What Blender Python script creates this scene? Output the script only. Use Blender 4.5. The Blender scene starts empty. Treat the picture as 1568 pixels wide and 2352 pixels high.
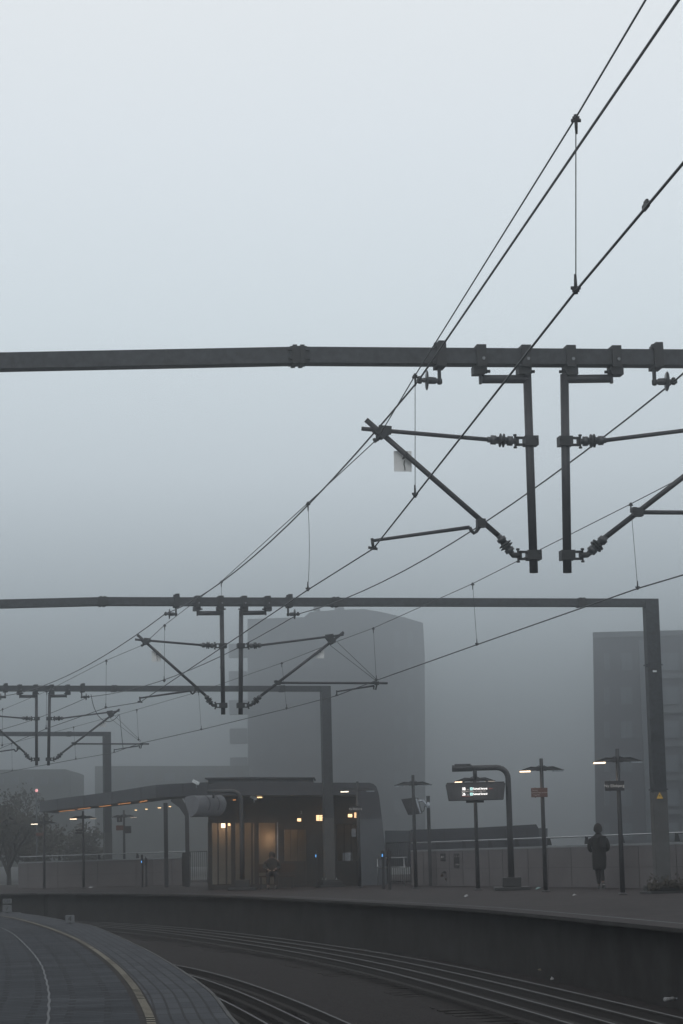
import bpy, math, random
from mathutils import Vector, Matrix
random.seed(7)
sc = bpy.context.scene
col = sc.collection
V = Vector

# ------------------------------------------------------------------ camera
F, PIT, ROL, CH = 5341.95, 0.14376, 0.02345, 1.234      # focal length in units of a 1568 wide frame, pitch, roll, eye height
SLX, SLY = 0.008, -0.001                                # drainage fall of the platforms
def gz(x, y): return SLX*x + SLY*y
fw = V((0, math.cos(PIT), math.sin(PIT)))
up0 = V((0, -math.sin(PIT), math.cos(PIT)))
rt0 = V((1, 0, 0))
RR = rt0*math.cos(ROL) - up0*math.sin(ROL)
UU = up0*math.cos(ROL) + rt0*math.sin(ROL)
cam_d = bpy.data.cameras.new('camera'); cam = bpy.data.objects.new('camera', cam_d); col.objects.link(cam)
cam_d.sensor_fit = 'HORIZONTAL'; cam_d.sensor_width = 36; cam_d.lens = 36*F/1568
cam_d.clip_start = 0.1; cam_d.clip_end = 4000
m = Matrix((RR, UU, -fw)).transposed().to_4x4(); m.translation = V((0, 0, CH)); cam.matrix_world = m
sc.camera = cam
# ------------------------------------------------------------------ world, sun, exposure
w = bpy.data.worlds.new('World'); sc.world = w; w.use_nodes = True
nt = w.node_tree; nt.nodes.clear()
def N(t, **k):
    n = nt.nodes.new(t)
    for a, b in k.items(): setattr(n, a, b)
    return n
out = N('ShaderNodeOutputWorld'); bg = N('ShaderNodeBackground'); bg.inputs[1].default_value = 1.0
tc = N('ShaderNodeTexCoord'); sx = N('ShaderNodeSeparateXYZ'); mr = N('ShaderNodeMapRange')
mr.inputs[1].default_value = -0.1; mr.inputs[2].default_value = 0.9
cr = N('ShaderNodeValToRGB'); cr.color_ramp.interpolation = 'LINEAR'
SKY = [(-0.1, (.004, .004, .005)), (0.0, (.007, .0075, .009)), (0.03, (.066, .077, .082)), (0.06, (.180, .214, .228)), (0.11, (.39, .447, .485)),
       (0.16, (.59, .66, .71)), (0.22, (.68, .76, .81)), (0.30, (.76, .82, .87)), (0.37, (.82, .86, .89)), (0.5, (.88, .90, .92)), (0.75, (.75, .76, .78)), (0.9, (.65, .66, .68))]
el = cr.color_ramp.elements
while len(el) > 1: el.remove(el[0])
for i, (p, c) in enumerate(SKY):
    e = el[0] if i == 0 else el.new(min(1, p+0.1))
    e.position = min(1, p+0.1); e.color = (*c, 1)
sky = N('ShaderNodeTexSky'); sky.sky_type = 'NISHITA'; sky.sun_disc = False
sky.sun_elevation = math.radians(38); sky.sun_rotation = math.radians(200); sky.dust_density = 6
hs = N('ShaderNodeHueSaturation'); hs.inputs['Saturation'].default_value = .25; hs.inputs['Value'].default_value = .07
mx = N('ShaderNodeMix', data_type='RGBA'); mx.inputs[0].default_value = .04
L = nt.links.new
L(tc.outputs['Generated'], sx.inputs[0]); L(sx.outputs[2], mr.inputs[0]); L(mr.outputs[0], cr.inputs[0])
L(sky.outputs[0], hs.inputs['Color']); L(cr.outputs[0], mx.inputs[6]); L(hs.outputs[0], mx.inputs[7])
L(mx.outputs[2], bg.inputs[0]); L(bg.outputs[0], out.inputs[0])
sd = bpy.data.lights.new('sun', 'SUN'); sd.energy = .5; sd.angle = math.radians(40); sd.color = (1, .97, .93)
so = bpy.data.objects.new('sun', sd); col.objects.link(so); so.rotation_euler = (math.radians(52), 0, math.radians(-20))
sc.view_settings.view_transform = 'Standard'; sc.view_settings.look = 'None'; sc.view_settings.exposure = 0; sc.view_settings.gamma = 1
sc.cycles.volume_bounces = 1; sc.cycles.max_bounces = 6

# ------------------------------------------------------------------ helpers
def ray(px, py): return fw + RR*((px-784)/F) - UU*((py-1175.5)/F)
def G(px, py, z=0):                                     # where the line of sight meets the level z above the platform fall
    d = ray(px, py); t = (z-CH)/(d.z - SLX*d.x - SLY*d.y)
    return V((0, 0, CH)) + d*t
def D(px, py, y):                                       # point at forward distance y
    d = ray(px, py); return V((0, 0, CH)) + d*(y/d.y)
def hz(base, px, py):                                   # height above base of a pixel, straight over base
    return D(px, py, base.y).z - base.z

def tag(o, label=None, cat=None, group=None, kind=None):
    if label: o['label'] = label
    if cat: o['category'] = cat
    if group: o['group'] = group
    if kind: o['kind'] = kind
    return o
def empty(name, loc, rz=0, label=None, cat=None, group=None):
    o = bpy.data.objects.new(name, None); col.objects.link(o); o.location = loc; o.rotation_euler = (0, 0, rz); o.empty_display_size = .2
    return tag(o, label, cat, group)
class MB:
    def __init__(s): s.v = []; s.f = []; s.uv = []; s.smooth = set()
    def add(s, vs, fs, sm=False):
        b = len(s.v); s.v += [V(p) for p in vs]
        for f in fs:
            if sm: s.smooth.add(len(s.f))
            s.f.append([b+i for i in f])
        return s
    def box(s, c, d, rot=None):
        c = V(c); x, y, z = [k/2 for k in d]
        vs = [V((a*x, b*y, e*z)) for e in (-1, 1) for b in (-1, 1) for a in (-1, 1)]
        if rot is not None: vs = [rot @ p for p in vs]
        return s.add([p+c for p in vs], [(0, 2, 3, 1), (4, 5, 7, 6), (0, 1, 5, 4), (2, 6, 7, 3), (0, 4, 6, 2), (1, 3, 7, 5)])
    def bar(s, a, b, wd, hg, up=V((0, 0, 1))):          # rectangular bar from a to b
        a, b = V(a), V(b); t = (b-a).normalized()
        x = t.cross(V(up))
        if x.length < 1e-3: x = t.cross(V((0, 1, 0)))
        x.normalize(); z = x.cross(t)
        vs = [p + x*(i*wd/2) + z*(j*hg/2) for p in (a, b) for (i, j) in ((-1, -1), (1, -1), (1, 1), (-1, 1))]
        return s.add(vs, [(0, 3, 2, 1), (4, 5, 6, 7), (0, 1, 5, 4), (1, 2, 6, 5), (2, 3, 7, 6), (3, 0, 4, 7)])
    def tube(s, pts, r, n=10, cap=True):                # round tube through pts, r a number or a list
        pts = [V(p) for p in pts]; rs = r if isinstance(r, (list, tuple)) else [r]*len(pts)
        rings = []; xp = None
        for i, p in enumerate(pts):
            t = (pts[min(i+1, len(pts)-1)] - pts[max(i-1, 0)])
            if t.length < 1e-9: t = V((0, 0, 1))
            t.normalize()
            if xp is None:
                x = t.cross(V((0, 0, 1)));
                if x.length < 1e-2: x = t.cross(V((0, 1, 0)))
            else: x = xp - t*xp.dot(t)
            x.normalize(); xp = x; y = t.cross(x)
            rings.append([p + (x*math.cos(2*math.pi*k/n) + y*math.sin(2*math.pi*k/n))*rs[i] for k in range(n)])
        vs = [q for g in rings for q in g]; fs = []
        for i in range(len(pts)-1):
            for k in range(n): fs.append((i*n+k, i*n+(k+1) % n, (i+1)*n+(k+1) % n, (i+1)*n+k))
        s.add(vs, fs, True)
        if cap:
            b = len(s.v)-len(vs); s.f.append([b+k for k in range(n)][::-1]); s.f.append([b+(len(pts)-1)*n+k for k in range(n)])
        return s
    def lathe(s, a, b, prof, n=14):                     # prof: (fraction along a-b, radius)
        a, b = V(a), V(b); return s.tube([a+(b-a)*t + (b-a)*1e-5*i for i, (t, _) in enumerate(prof)], [q for _, q in prof], n)
    def prism(s, poly, fn, d0, d1):                     # polygon (a, b) extruded from d0 to d1; fn(a, b, d) -> point
        n = len(poly); vs = [fn(a, b, d) for d in (d0, d1) for a, b in poly]
        fs = [list(range(n))[::-1], list(range(n, 2*n))] + [(i, (i+1) % n, n+(i+1) % n, n+i) for i in range(n)]
        return s.add(vs, fs)
    def strip(s, A, B, ua=0., ub=1., flip=False):       # surface between two polylines, with UVs
        n = len(A); L_ = 0; vs = []; us = []
        for i in range(n):
            if i: L_ += ((A[i]+B[i])/2-(A[i-1]+B[i-1])/2).length
            vs += [A[i], B[i]]; us += [(ua, L_), (ub, L_)]
        b = len(s.v); s.v += [V(p) for p in vs]
        for i in range(n-1):
            q = [2*i, 2*i+1, 2*i+3, 2*i+2]
            if flip: q = q[::-1]
            s.f.append([b+k for k in q]); s.uv.append((len(s.f)-1, [us[k] for k in q]))
        return s
    def build(s, name, mat, parent=None, bevel=0):
        me = bpy.data.meshes.new(name); me.from_pydata([tuple(p) for p in s.v], [], s.f)
        for i in s.smooth: me.polygons[i].use_smooth = True
        if s.uv:
            ul = me.uv_layers.new(name='UVMap')
            for fi, us in s.uv:
                for li, u in zip(me.polygons[fi].loop_indices, us): ul.data[li].uv = u
        me.materials.append(mat); me.validate(); me.update()
        o = bpy.data.objects.new(name, me); col.objects.link(o)
        if parent: o.parent = parent
        if bevel:
            bv = o.modifiers.new('bevel', 'BEVEL'); bv.width = bevel; bv.segments = 2; bv.limit_method = 'ANGLE'
        return o
def text(name, body, size, mat, parent, loc, rot, align='LEFT', sx_=1.0, ext=.002):
    cu = bpy.data.curves.new(name, 'FONT'); cu.body = body; cu.size = size; cu.align_x = align; cu.align_y = 'CENTER'; cu.extrude = ext
    cu.resolution_u = 3
    t = bpy.data.objects.new(name, cu); col.objects.link(t); bpy.context.view_layer.update()
    me = bpy.data.meshes.new_from_object(t); bpy.data.objects.remove(t); me.materials.clear(); me.materials.append(mat)
    o = bpy.data.objects.new(name, me); col.objects.link(o); o.parent = parent; o.location = loc; o.rotation_euler = rot; o.scale = (sx_, 1, 1)
    return o
def copy_tree(o, parent=None):
    c = o.copy(); col.objects.link(c); c.parent = parent
    for ch in list(o.children): copy_tree(ch, c)
    return c
def smooth(pts, step=1.0):                              # Catmull-Rom through points
    P = [pts[0]*2-pts[1]] + pts + [pts[-1]*2-pts[-2]]; out_ = []
    for i in range(1, len(P)-2):
        n = max(2, int((P[i+1]-P[i]).length/step))
        for k in range(n):
            t = k/n; a, b, c, d = P[i-1:i+3]
            out_.append(.5*((2*b)+(c-a)*t+(2*a-5*b+4*c-d)*t*t+(3*b-a-3*c+d)*t**3))
    return out_+[P[-2]]
def offs(pts, d, dz=0):                                 # polyline shifted to its right by d, in plan
    o = []
    for i, p in enumerate(pts):
        t = pts[min(i+1, len(pts)-1)]-pts[max(i-1, 0)]; t.z = 0; t.normalize()
        o.append(p+V((t.y, -t.x, 0))*d+V((0, 0, dz+gz(t.y*d, -t.x*d))))
    return o

# ------------------------------------------------------------------ materials
def mat(name, c, rough=.6, metal=0, var=.25, scale=6, bump=0, bscale=40, emit=0, c2=None, spec=.5, dist=.01):
    m_ = bpy.data.materials.new(name); m_.use_nodes = True; t = m_.node_tree; b = t.nodes['Principled BSDF']
    b.inputs['Roughness'].default_value = rough; b.inputs['Metallic'].default_value = metal
    b.inputs['Specular IOR Level'].default_value = spec
    if emit:
        b.inputs['Base Color'].default_value = (.02, .02, .02, 1)
        b.inputs['Emission Color'].default_value = (*c, 1); b.inputs['Emission Strength'].default_value = emit; return m_
    tcn = t.nodes.new('ShaderNodeTexCoord'); no = t.nodes.new('ShaderNodeTexNoise'); no.inputs['Scale'].default_value = scale
    no.inputs['Detail'].default_value = 6; no.inputs['Roughness'].default_value = .65
    r = t.nodes.new('ShaderNodeValToRGB'); c2 = c2 or tuple(k*(1-var) for k in c)
    r.color_ramp.elements[0].position = .35; r.color_ramp.elements[1].position = .68
    r.color_ramp.elements[0].color = (*c2, 1); r.color_ramp.elements[1].color = (*c, 1)
    t.links.new(tcn.outputs['Object'], no.inputs['Vector']); t.links.new(no.outputs['Fac'], r.inputs[0]); t.links.new(r.outputs[0], b.inputs['Base Color'])
    if bump:
        n2 = t.nodes.new('ShaderNodeTexNoise'); n2.inputs['Scale'].default_value = bscale; n2.inputs['Detail'].default_value = 8
        bp = t.nodes.new('ShaderNodeBump'); bp.inputs['Strength'].default_value = bump; bp.inputs['Distance'].default_value = dist
        t.links.new(tcn.outputs['Object'], n2.inputs['Vector']); t.links.new(n2.outputs['Fac'], bp.inputs['Height']); t.links.new(bp.outputs[0], b.inputs['Normal'])
    return m_
def paving(name, c1, c2, mortar, bw, rh, msize=.006, off=.5, rough=.7, axis='u', patch=.35):
    m_ = bpy.data.materials.new(name); m_.use_nodes = True; t = m_.node_tree; b = t.nodes['Principled BSDF']; b.inputs['Roughness'].default_value = rough; b.inputs['Specular IOR Level'].default_value = .02
    uv = t.nodes.new('ShaderNodeTexCoord'); br = t.nodes.new('ShaderNodeTexBrick'); br.offset = off
    br.inputs['Color1'].default_value = (*c1, 1); br.inputs['Color2'].default_value = (*c2, 1); br.inputs['Mortar'].default_value = (*mortar, 1)
    br.inputs['Scale'].default_value = 1; br.inputs['Mortar Size'].default_value = msize; br.inputs['Brick Width'].default_value = bw; br.inputs['Row Height'].default_value = rh
    t.links.new(uv.outputs['UV'], br.inputs['Vector'])
    no = t.nodes.new('ShaderNodeTexNoise'); no.inputs['Scale'].default_value = 1.3; no.inputs['Detail'].default_value = 8; no.inputs['Roughness'].default_value = .7
    t.links.new(uv.outputs['Object'], no.inputs['Vector'])
    mp = t.nodes.new('ShaderNodeMapRange'); mp.inputs[1].default_value = .3; mp.inputs[2].default_value = .7; mp.inputs[3].default_value = 1-patch; mp.inputs[4].default_value = 1+patch
    t.links.new(no.outputs['Fac'], mp.inputs[0])
    mm = t.nodes.new('ShaderNodeMix'); mm.data_type = 'RGBA'; mm.blend_type = 'MULTIPLY'; mm.inputs[0].default_value = 1
    cc = t.nodes.new('ShaderNodeCombineColor')
    for i in range(3): t.links.new(mp.outputs[0], cc.inputs[i])
    t.links.new(br.outputs['Color'], mm.inputs[6]); t.links.new(cc.outputs[0], mm.inputs[7]); t.links.new(mm.outputs[2], b.inputs['Base Color'])
    bp = t.nodes.new('ShaderNodeBump'); bp.inputs['Strength'].default_value = .6; bp.inputs['Distance'].default_value = .01
    iv = t.nodes.new('ShaderNodeMath'); iv.operation = 'SUBTRACT'; iv.inputs[0].default_value = 1
    t.links.new(br.outputs['Fac'], iv.inputs[1]); t.links.new(iv.outputs[0], bp.inputs['Height']); t.links.new(bp.outputs[0], b.inputs['Normal'])
    return m_
M = dict(
    galv=mat('galvanised_steel', (.042, .048, .056), .55, .2, .45, 12, .15, 60, c2=(.014, .016, .018)),
    sleeve=mat('grey_post_paint', (.075, .078, .08), .7, 0, .35, 5),
    dark=mat('dark_steel', (.022, .024, .026), .6, .1, .3, 8),
    tubem=mat('painted_tube', (.030, .031, .036), .5, .2, .3, 5, .08, 40),
    fit=mat('cast_fitting', (.020, .022, .024), .6, .2, .3, 20),
    bolt=mat('bolt_head', (.25, .26, .27), .35, .8, .3, 20),
    insul=mat('insulator', (.045, .05, .055), .3, 0, .3, 20),
    wire=mat('copper_wire', (.03, .034, .036), .5, .4, .2, 30),
    plate=mat('sign_plate', (.78, .80, .80), .5, 0, .15, 12),
    post=mat('lamp_post_paint', (.03, .032, .036), .55, .1, .2, 6),
    lum=mat('luminaire_housing', (.018, .019, .022), .5, .1, .2, 6),
    sign=mat('dark_sign', (.014, .014, .017), .5, 0, .2, 6),
    redsign=mat('brown_sign', (.10, .035, .022), .5, 0, .3, 16),
    ink=mat('sign_lettering', (.62, .60, .58), .5, 0, .1, 6),
    conc=mat('platform_concrete', (.075, .077, .078), .8, 0, .35, 1.2, .3, 30, spec=.15),
    face=mat('stained_concrete', (.05, .05, .05), .9, 0, .5, 1.1, .4, 30, c2=(.026, .025, .025), spec=.08),
    cap=mat('wall_coping', (.22, .235, .25), .55, 0, .25, 3),
    rail_steel=mat('handrail_steel', (.27, .285, .30), .35, .6, .2, 6),
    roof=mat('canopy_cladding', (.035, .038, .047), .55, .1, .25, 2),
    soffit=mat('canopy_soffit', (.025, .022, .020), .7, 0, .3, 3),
    shell=mat('shelter_cladding', (.075, .085, .098), .6, 0, .2, 2),
    shell2=mat('display_shell', (.15, .16, .18), .55, .1, .3, 4),
    dk=mat('shelter_dark', (.016, .015, .015), .6, 0, .3, 3),
    inner=mat('inner_wall_warm', (.20, .19, .17), .8, 0, .2, 2),
    housing=mat('display_housing', (.03, .031, .035), .5, .1, .2, 4),
    screen=mat('display_glass', (.028, .027, .03), .25, 0, .2, 4),
    white=mat('white_plastic', (.62, .66, .68), .5, 0, .15, 10),
    paleg=mat('pale_grey_metal', (.36, .40, .45), .5, .1, .2, 6),
    yellow=mat('yellow_paint', (.20, .185, .135), .7, 0, .3, 30),
    ambers=mat('amber_paint', (.62, .38, .06), .6, 0, .2, 20),
    wline=mat('pale_line_paint', (.085, .095, .105), .7, 0, .5, 25),
    railt=mat('rail_steel', (.04, .04, .043), .55, .1, .3, 12, spec=.3),
    railb=mat('rusty_rail', (.012, .0105, .010), .9, 0, .3, 20),
    sleeper=mat('sleeper', (.036, .034, .033), .9, 0, .4, 6, .4, 40, spec=.1),
    ballast=mat('ballast', (.044, .041, .041), .95, 0, .6, 14, 1, 22, c2=(.014, .013, .013), dist=.05, spec=.08),
    earth=mat('ground_earth', (.03, .032, .028), .95, 0, .4, .5),
    tower=mat('tower_render', (.05, .058, .068), .9, 0, .12, .15),
    tower2=mat('balcony_render', (.07, .08, .09), .9, 0, .1, .2),
    bglass=mat('building_glass', (.075, .09, .105), .3, 0, .2, .3),
    brick=mat('far_brick', (.045, .048, .06), .9, 0, .2, .4),
    low=mat('low_block_render', (.07, .08, .08), .9, 0, .15, .3),
    bark=mat('bark', (.02, .018, .016), .95, 0, .4, 12, .4, 40),
    leaf=mat('autumn_leaf', (.045, .038, .028), .9, 0, .6, 3, c2=(.018, .017, .012)),
    coat=mat('dark_coat', (.010, .010, .010), .95, 0, .3, 10),
    cloth=mat('dark_trousers', (.012, .012, .014), .95, 0, .3, 10),
    skin=mat('skin', (.17, .11, .085), .7, 0, .1, 10),
    hair=mat('hair', (.012, .010, .009), .8, 0, .3, 30),
    shoe=mat('shoe', (.014, .014, .015), .6, 0, .3, 10),
    sole=mat('shoe_sole', (.22, .23, .24), .6, 0, .2, 20),
    scrap=mat('scrap_paper', (.30, .31, .32), .8, 0, .3, 30),
    turq=mat('turquoise_paper', (.16, .26, .26), .8, 0, .2, 30),
    rust=mat('rusty_metal', (.05, .03, .02), .8, 0, .5, 10),
    ewarm=mat('lamp_lens_warm', (1, .74, .50), emit=3.2), ewhite=mat('lamp_lens_white', (1, .86, .68), emit=2.4),
    ewarm2=mat('lamp_small_warm', (1, .66, .32), emit=2.2),
    eorange=mat('strip_light_orange', (1, .42, .15), emit=.6), escreen=mat('lit_board', (1, .62, .32), emit=2.6),
    etext=mat('display_lettering', (1, .97, .93), emit=3.0), etext2=mat('display_small_lettering', (.9, .8, .75), emit=.9),
    ered=mat('display_red', (.9, .25, .2), emit=.3), eline=mat('line_badge', (.55, .92, .88), emit=1.3),
    eblue=mat('reader_light', (.12, .45, 1), emit=1.2), ebeacon=mat('red_lamp', (1, .45, .45), emit=1.3),
    pav_near=paving('near_slabs', (.050, .055, .062), (.036, .040, .047), (.024, .025, .028), .24, .11, .010, .0, .6, patch=.2),
    pav_fine=paving('near_setts', (.046, .051, .058), (.026, .030, .036), (.021, .023, .026), .62, .21, .03, .5, .65, patch=.3),
    pav_far=paving('far_slabs', (.048, .043, .043), (.034, .032, .033), (.018, .018, .019), .6, .4, .012, .5, .7, patch=.3),
)
rz_mat = M['pav_near'].node_tree

# ------------------------------------------------------------------ the track line (centre of the portals)
X1, Y1, HD, K0, SP = 2.48817, 27.68376, -0.14193, 0.00373, 26.92
def path(s, off=0, z=0):
    n = 24; x, y = X1, Y1; ds = s/n
    for i in range(n):
        h = HD-K0*(i+.5)*ds; x += math.sin(h)*ds; y += math.cos(h)*ds
    h = HD-K0*s; x += math.cos(h)*off; y -= math.sin(h)*off
    return V((x, y, gz(x, y)+z))
def heading(s): return HD-K0*s
edge_px = [(0, 2052), (90, 2051), (179, 2051), (288, 2051.5), (400, 2053), (502, 2055.5), (640, 2061), (784, 2068.5), (930, 2076.5), (1084, 2086), (1234, 2099), (1409, 2116), (1568, 2132)]
E_ = [G(x, y) for x, y in edge_px]
t0 = (E_[0]-E_[1]).normalized(); t1 = (E_[-1]-E_[-3]).normalized()
t0b = V((-.92, .39, 0))
E_ = [E_[0]+t0b*40, E_[0]+t0b*14] + E_ + [E_[-1]+t1*12+V((-.1, 0, 0)), E_[-1]+t1*25+V((-.6, 0, 0)), E_[-1]+t1*45+V((-2, 0, 0))]
for p in E_: p.z = gz(p.x, p.y)
EDGE = smooth(E_[::-1], 1.0)                            # from behind the camera outwards; its right side is the platform
near_px = [(0, 2094), (50, 2097), (110, 2106), (170, 2118), (215, 2127), (310, 2169), (380, 2207), (465, 2264.5), (500, 2300), (540, 2351)]
n_ = [G(x, y) for x, y in near_px]
tn = (n_[-1]-n_[-3]).normalized()
n_ = [n_[0]+V((-14, 6, 0)), n_[0]+V((-4.5, 2.6, 0))]+n_+[n_[-1]+tn*6+V((.1, 0, 0)), n_[-1]+tn*14+V((.5, 0, 0)), n_[-1]+tn*30+V((2, 0, 0))]
for p in n_: p.z = gz(p.x, p.y)
NEAR = smooth(n_[::-1], .6)
TR = 0.92                                               # platform height above rail head

# ------------------------------------------------------------------ the ground
g = MB(); g.add([(-380, -18, -1.75), (380, -18, -1.75), (380, 860, -1.75), (-380, 860, -1.75)], [(0, 1, 2, 3)])
tag(g.build('ground', M['earth']), kind='structure')
# ballast bed between the two platforms, a gently lumpy sheet
b = MB(); A = offs(EDGE, 0, -1.14); Bp = offs(EDGE, -14, -1.14)
rows = 60; cols_ = [offs(EDGE, -14*k/rows, -1.14) for k in range(rows+1)]
from mathutils import noise
for k in range(rows):
    for i in range(len(EDGE)-1):
        pass
vs = []; nE = len(EDGE)
for k in range(rows+1):
    for i, p in enumerate(cols_[k]):
        vs.append(p+V((0, 0, .035*noise.noise(p*1.7)+.03*noise.noise(p*5))))
fs = [(k*nE+i, k*nE+i+1, (k+1)*nE+i+1, (k+1)*nE+i) for k in range(rows) for i in range(nE-1)]
tag(b.add(vs, fs, True).build('ballast_bed', M['ballast']), kind='structure')
# the far platform: deck and face
fd = MB()
fd.strip(offs(EDGE, 0), offs(EDGE, .45), 0, .45)
wide = [G(x, y) for x, y in ((-150, 2026), (96, 2026))]
fd.strip(offs(EDGE, .45), offs(EDGE, 30), .45, 30)
tag(fd.build('far_platform', M['pav_far']), kind='structure')
fl = MB(); fl.strip(offs(EDGE, .50, .004), offs(EDGE, .58, .004), 0, .08)
tag(fl.build('platform_edge_line', M['wline']), kind='structure')
fc = MB(); fc.strip(offs(EDGE, -.02, .0), offs(EDGE, -.02, -.06)); fc.strip(offs(EDGE, -.02, .0), offs(EDGE, 0.0, .0), flip=True)
fc.strip(offs(EDGE, -.02, -.06), offs(EDGE, .34, -.06)); fc.strip(offs(EDGE, .34, -.06), offs(EDGE, .34, -1.6))
tag(fc.build('platform_face', M['face']), kind='structure')
acc = 0; mj = MB(); pj = offs(EDGE, .333, 0)
for i in range(1, len(pj)):
    acc += (pj[i]-pj[i-1]).length
    if acc > 2.4: acc = 0; t_ = (pj[i]-pj[i-1]).normalized()*.012; mj.add([pj[i]-t_+V((0, 0, -.07)), pj[i]+t_+V((0, 0, -.07)), pj[i]+t_+V((0, 0, -1.3)), pj[i]-t_+V((0, 0, -1.3))], [(0, 1, 2, 3)])
tag(mj.build('platform_face_joints', M['sleeper']), kind='structure')
# the near platform
nd = MB(); nd.strip(offs(NEAR, 0), offs(NEAR, -.62), 0, .62)
nd2 = MB(); nd2.strip(offs(NEAR, -.62), offs(NEAR, -9), .62, 9)
# brick texture runs its long side along v for the slabs: swap
for mb in (nd,):
    mb.uv = [(fi, [(v/3, u) for u, v in us]) for fi, us in mb.uv]
fd_uv = None
tag(nd.build('near_platform_slabs', M['pav_near']), kind='structure')
tag(nd2.build('near_platform', M['pav_fine']), kind='structure')
ne = MB(); ne.strip(offs(NEAR, .03, .002), offs(NEAR, 0, .002), flip=False); ne.strip(offs(NEAR, .03, .002), offs(NEAR, .03, -.15), flip=True)
ne.strip(offs(NEAR, .03, -.15), offs(NEAR, -.25, -.15), flip=True); ne.strip(offs(NEAR, -.25, -.15), offs(NEAR, -.25, -1.6), flip=True)
tag(ne.build('near_platform_face', M['conc']), kind='structure')
yl = smooth([G(x, y) for x, y in ((340, 2420), (347.5, 2351), (325, 2297), (300, 2257), (260, 2214.5), (210, 2177), (165, 2152), (100, 2127), (25, 2107), (-40, 2099))], .075)
yb = [p+V((0, 0, .003)) for p in yl]; yv = MB(); yv.strip(offs(yb, -.085), offs(yb, .055))
tag(yv.build('tactile_strip_base', M['sleeper']), kind='structure')
ym = MB(); 
acc = 0
for i in range(0, len(yl)-2):
    p = yl[i]; q = yl[i+1]; t = (q-p); acc += t.length
    if acc < .15: continue
    acc = 0; t.z = 0; t.normalize(); n = V((t.y, -t.x, 0))
    ym.add([p-n*.034+V((0, 0, .009)), p+n*.034+V((0, 0, .009)), p+n*.034+t*.078+V((0, 0, .009)), p-n*.034+t*.078+V((0, 0, .009))], [(0, 1, 2, 3)])
tag(ym.build('yellow_tactile_strip', M['yellow']), kind='structure')
wl = smooth([G(x, y) for x, y in ((105, 2430), (110, 2351), (112.5, 2287), (105, 2247), (92.5, 2212), (65, 2177), (30, 2144.5), (0, 2129), (-40, 2112))], .3)
for i, p in enumerate(wl): p.x += .006*math.sin(i*1.7)
tag(MB().strip(offs(wl, -.010, .004), offs(wl, .010, .004)).build('pale_line', M['wline']), kind='structure')

# ------------------------------------------------------------------ rails and sleepers
def rail(line, name, mt, label, grp):
    r = MB(); hw = .018; prof = [(-.05, -.15), (.05, -.15), (.05, -.135), (.012, -.11), (.012, -.04), (hw, -.03), (hw, -.004), (hw-.008, 0), (-hw+.008, 0), (-hw, -.004), (-hw, -.03), (-.012, -.04), (-.012, -.11), (-.05, -.135)]
    n = len(prof); vs = []
    lines = [offs(line, a, b_) for a, b_ in prof]
    for i in range(len(line)):
        for k in range(n): vs.append(lines[k][i])
    fs = [(i*n+k, i*n+(k+1) % n, (i+1)*n+(k+1) % n, (i+1)*n+k) for i in range(len(line)-1) for k in range(n)]
    r.add(vs, fs); o_ = r.build(name, M['railb'])
    o_.data.materials.append(mt)
    for pi, pl in enumerate(o_.data.polygons):
        if pi % n in (6, 7, 8): pl.material_index = 1
    return tag(o_, label, 'rail', grp)
def relax(P, n):
    P = [p.copy() for p in P]
    for _ in range(n):
        Q = [p.copy() for p in P]
        for i in range(1, len(P)-1): Q[i] = (P[i-1]+P[i]*2+P[i+1])/4
        P = Q
    return P
far_c = relax(offs(EDGE, -1.95, -TR), 60)
NE = [p for p in NEAR]
near_c = relax(offs(NE, 1.80, -TR), 400)
for c_, nm, g_ in ((far_c, 'track beside the far platform', 'rails of the far track'), (near_c, 'track beside the near platform', 'rails of the near track')):
    for o_, what, mt in ((-.72, 'left running rail', M['railt']), (-.26, 'left inner guard rail', M['railt']), (.24, 'right inner guard rail', M['railt']), (.72, 'right running rail', M['railt'])):
        rail(offs(c_, o_), 'guard_rail' if 'guard' in what else 'running_rail', mt, '%s of the %s' % (what, nm), g_)
for c_, nm in ((far_c, 'far track'), (near_c, 'near track')):
    sl = MB(); acc = 0
    for i in range(1, len(c_)):
        seg = c_[i]-c_[i-1]; L_ = seg.length; t = seg.normalized(); d = .6-acc
        while d < L_:
            p = c_[i-1]+t*d; n = V((t.y, -t.x, 0)); sl.bar(p-n*1.2+V((0, 0, -.285)), p+n*1.2+V((0, 0, -.285)), .25, .12); d += .6
        acc = (acc+L_) % .6
    tag(sl.build('sleepers', M['sleeper']), 'dark sleepers sunk in ballast under the %s' % nm, 'sleepers', 'sleepers', kind='stuff')

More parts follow.
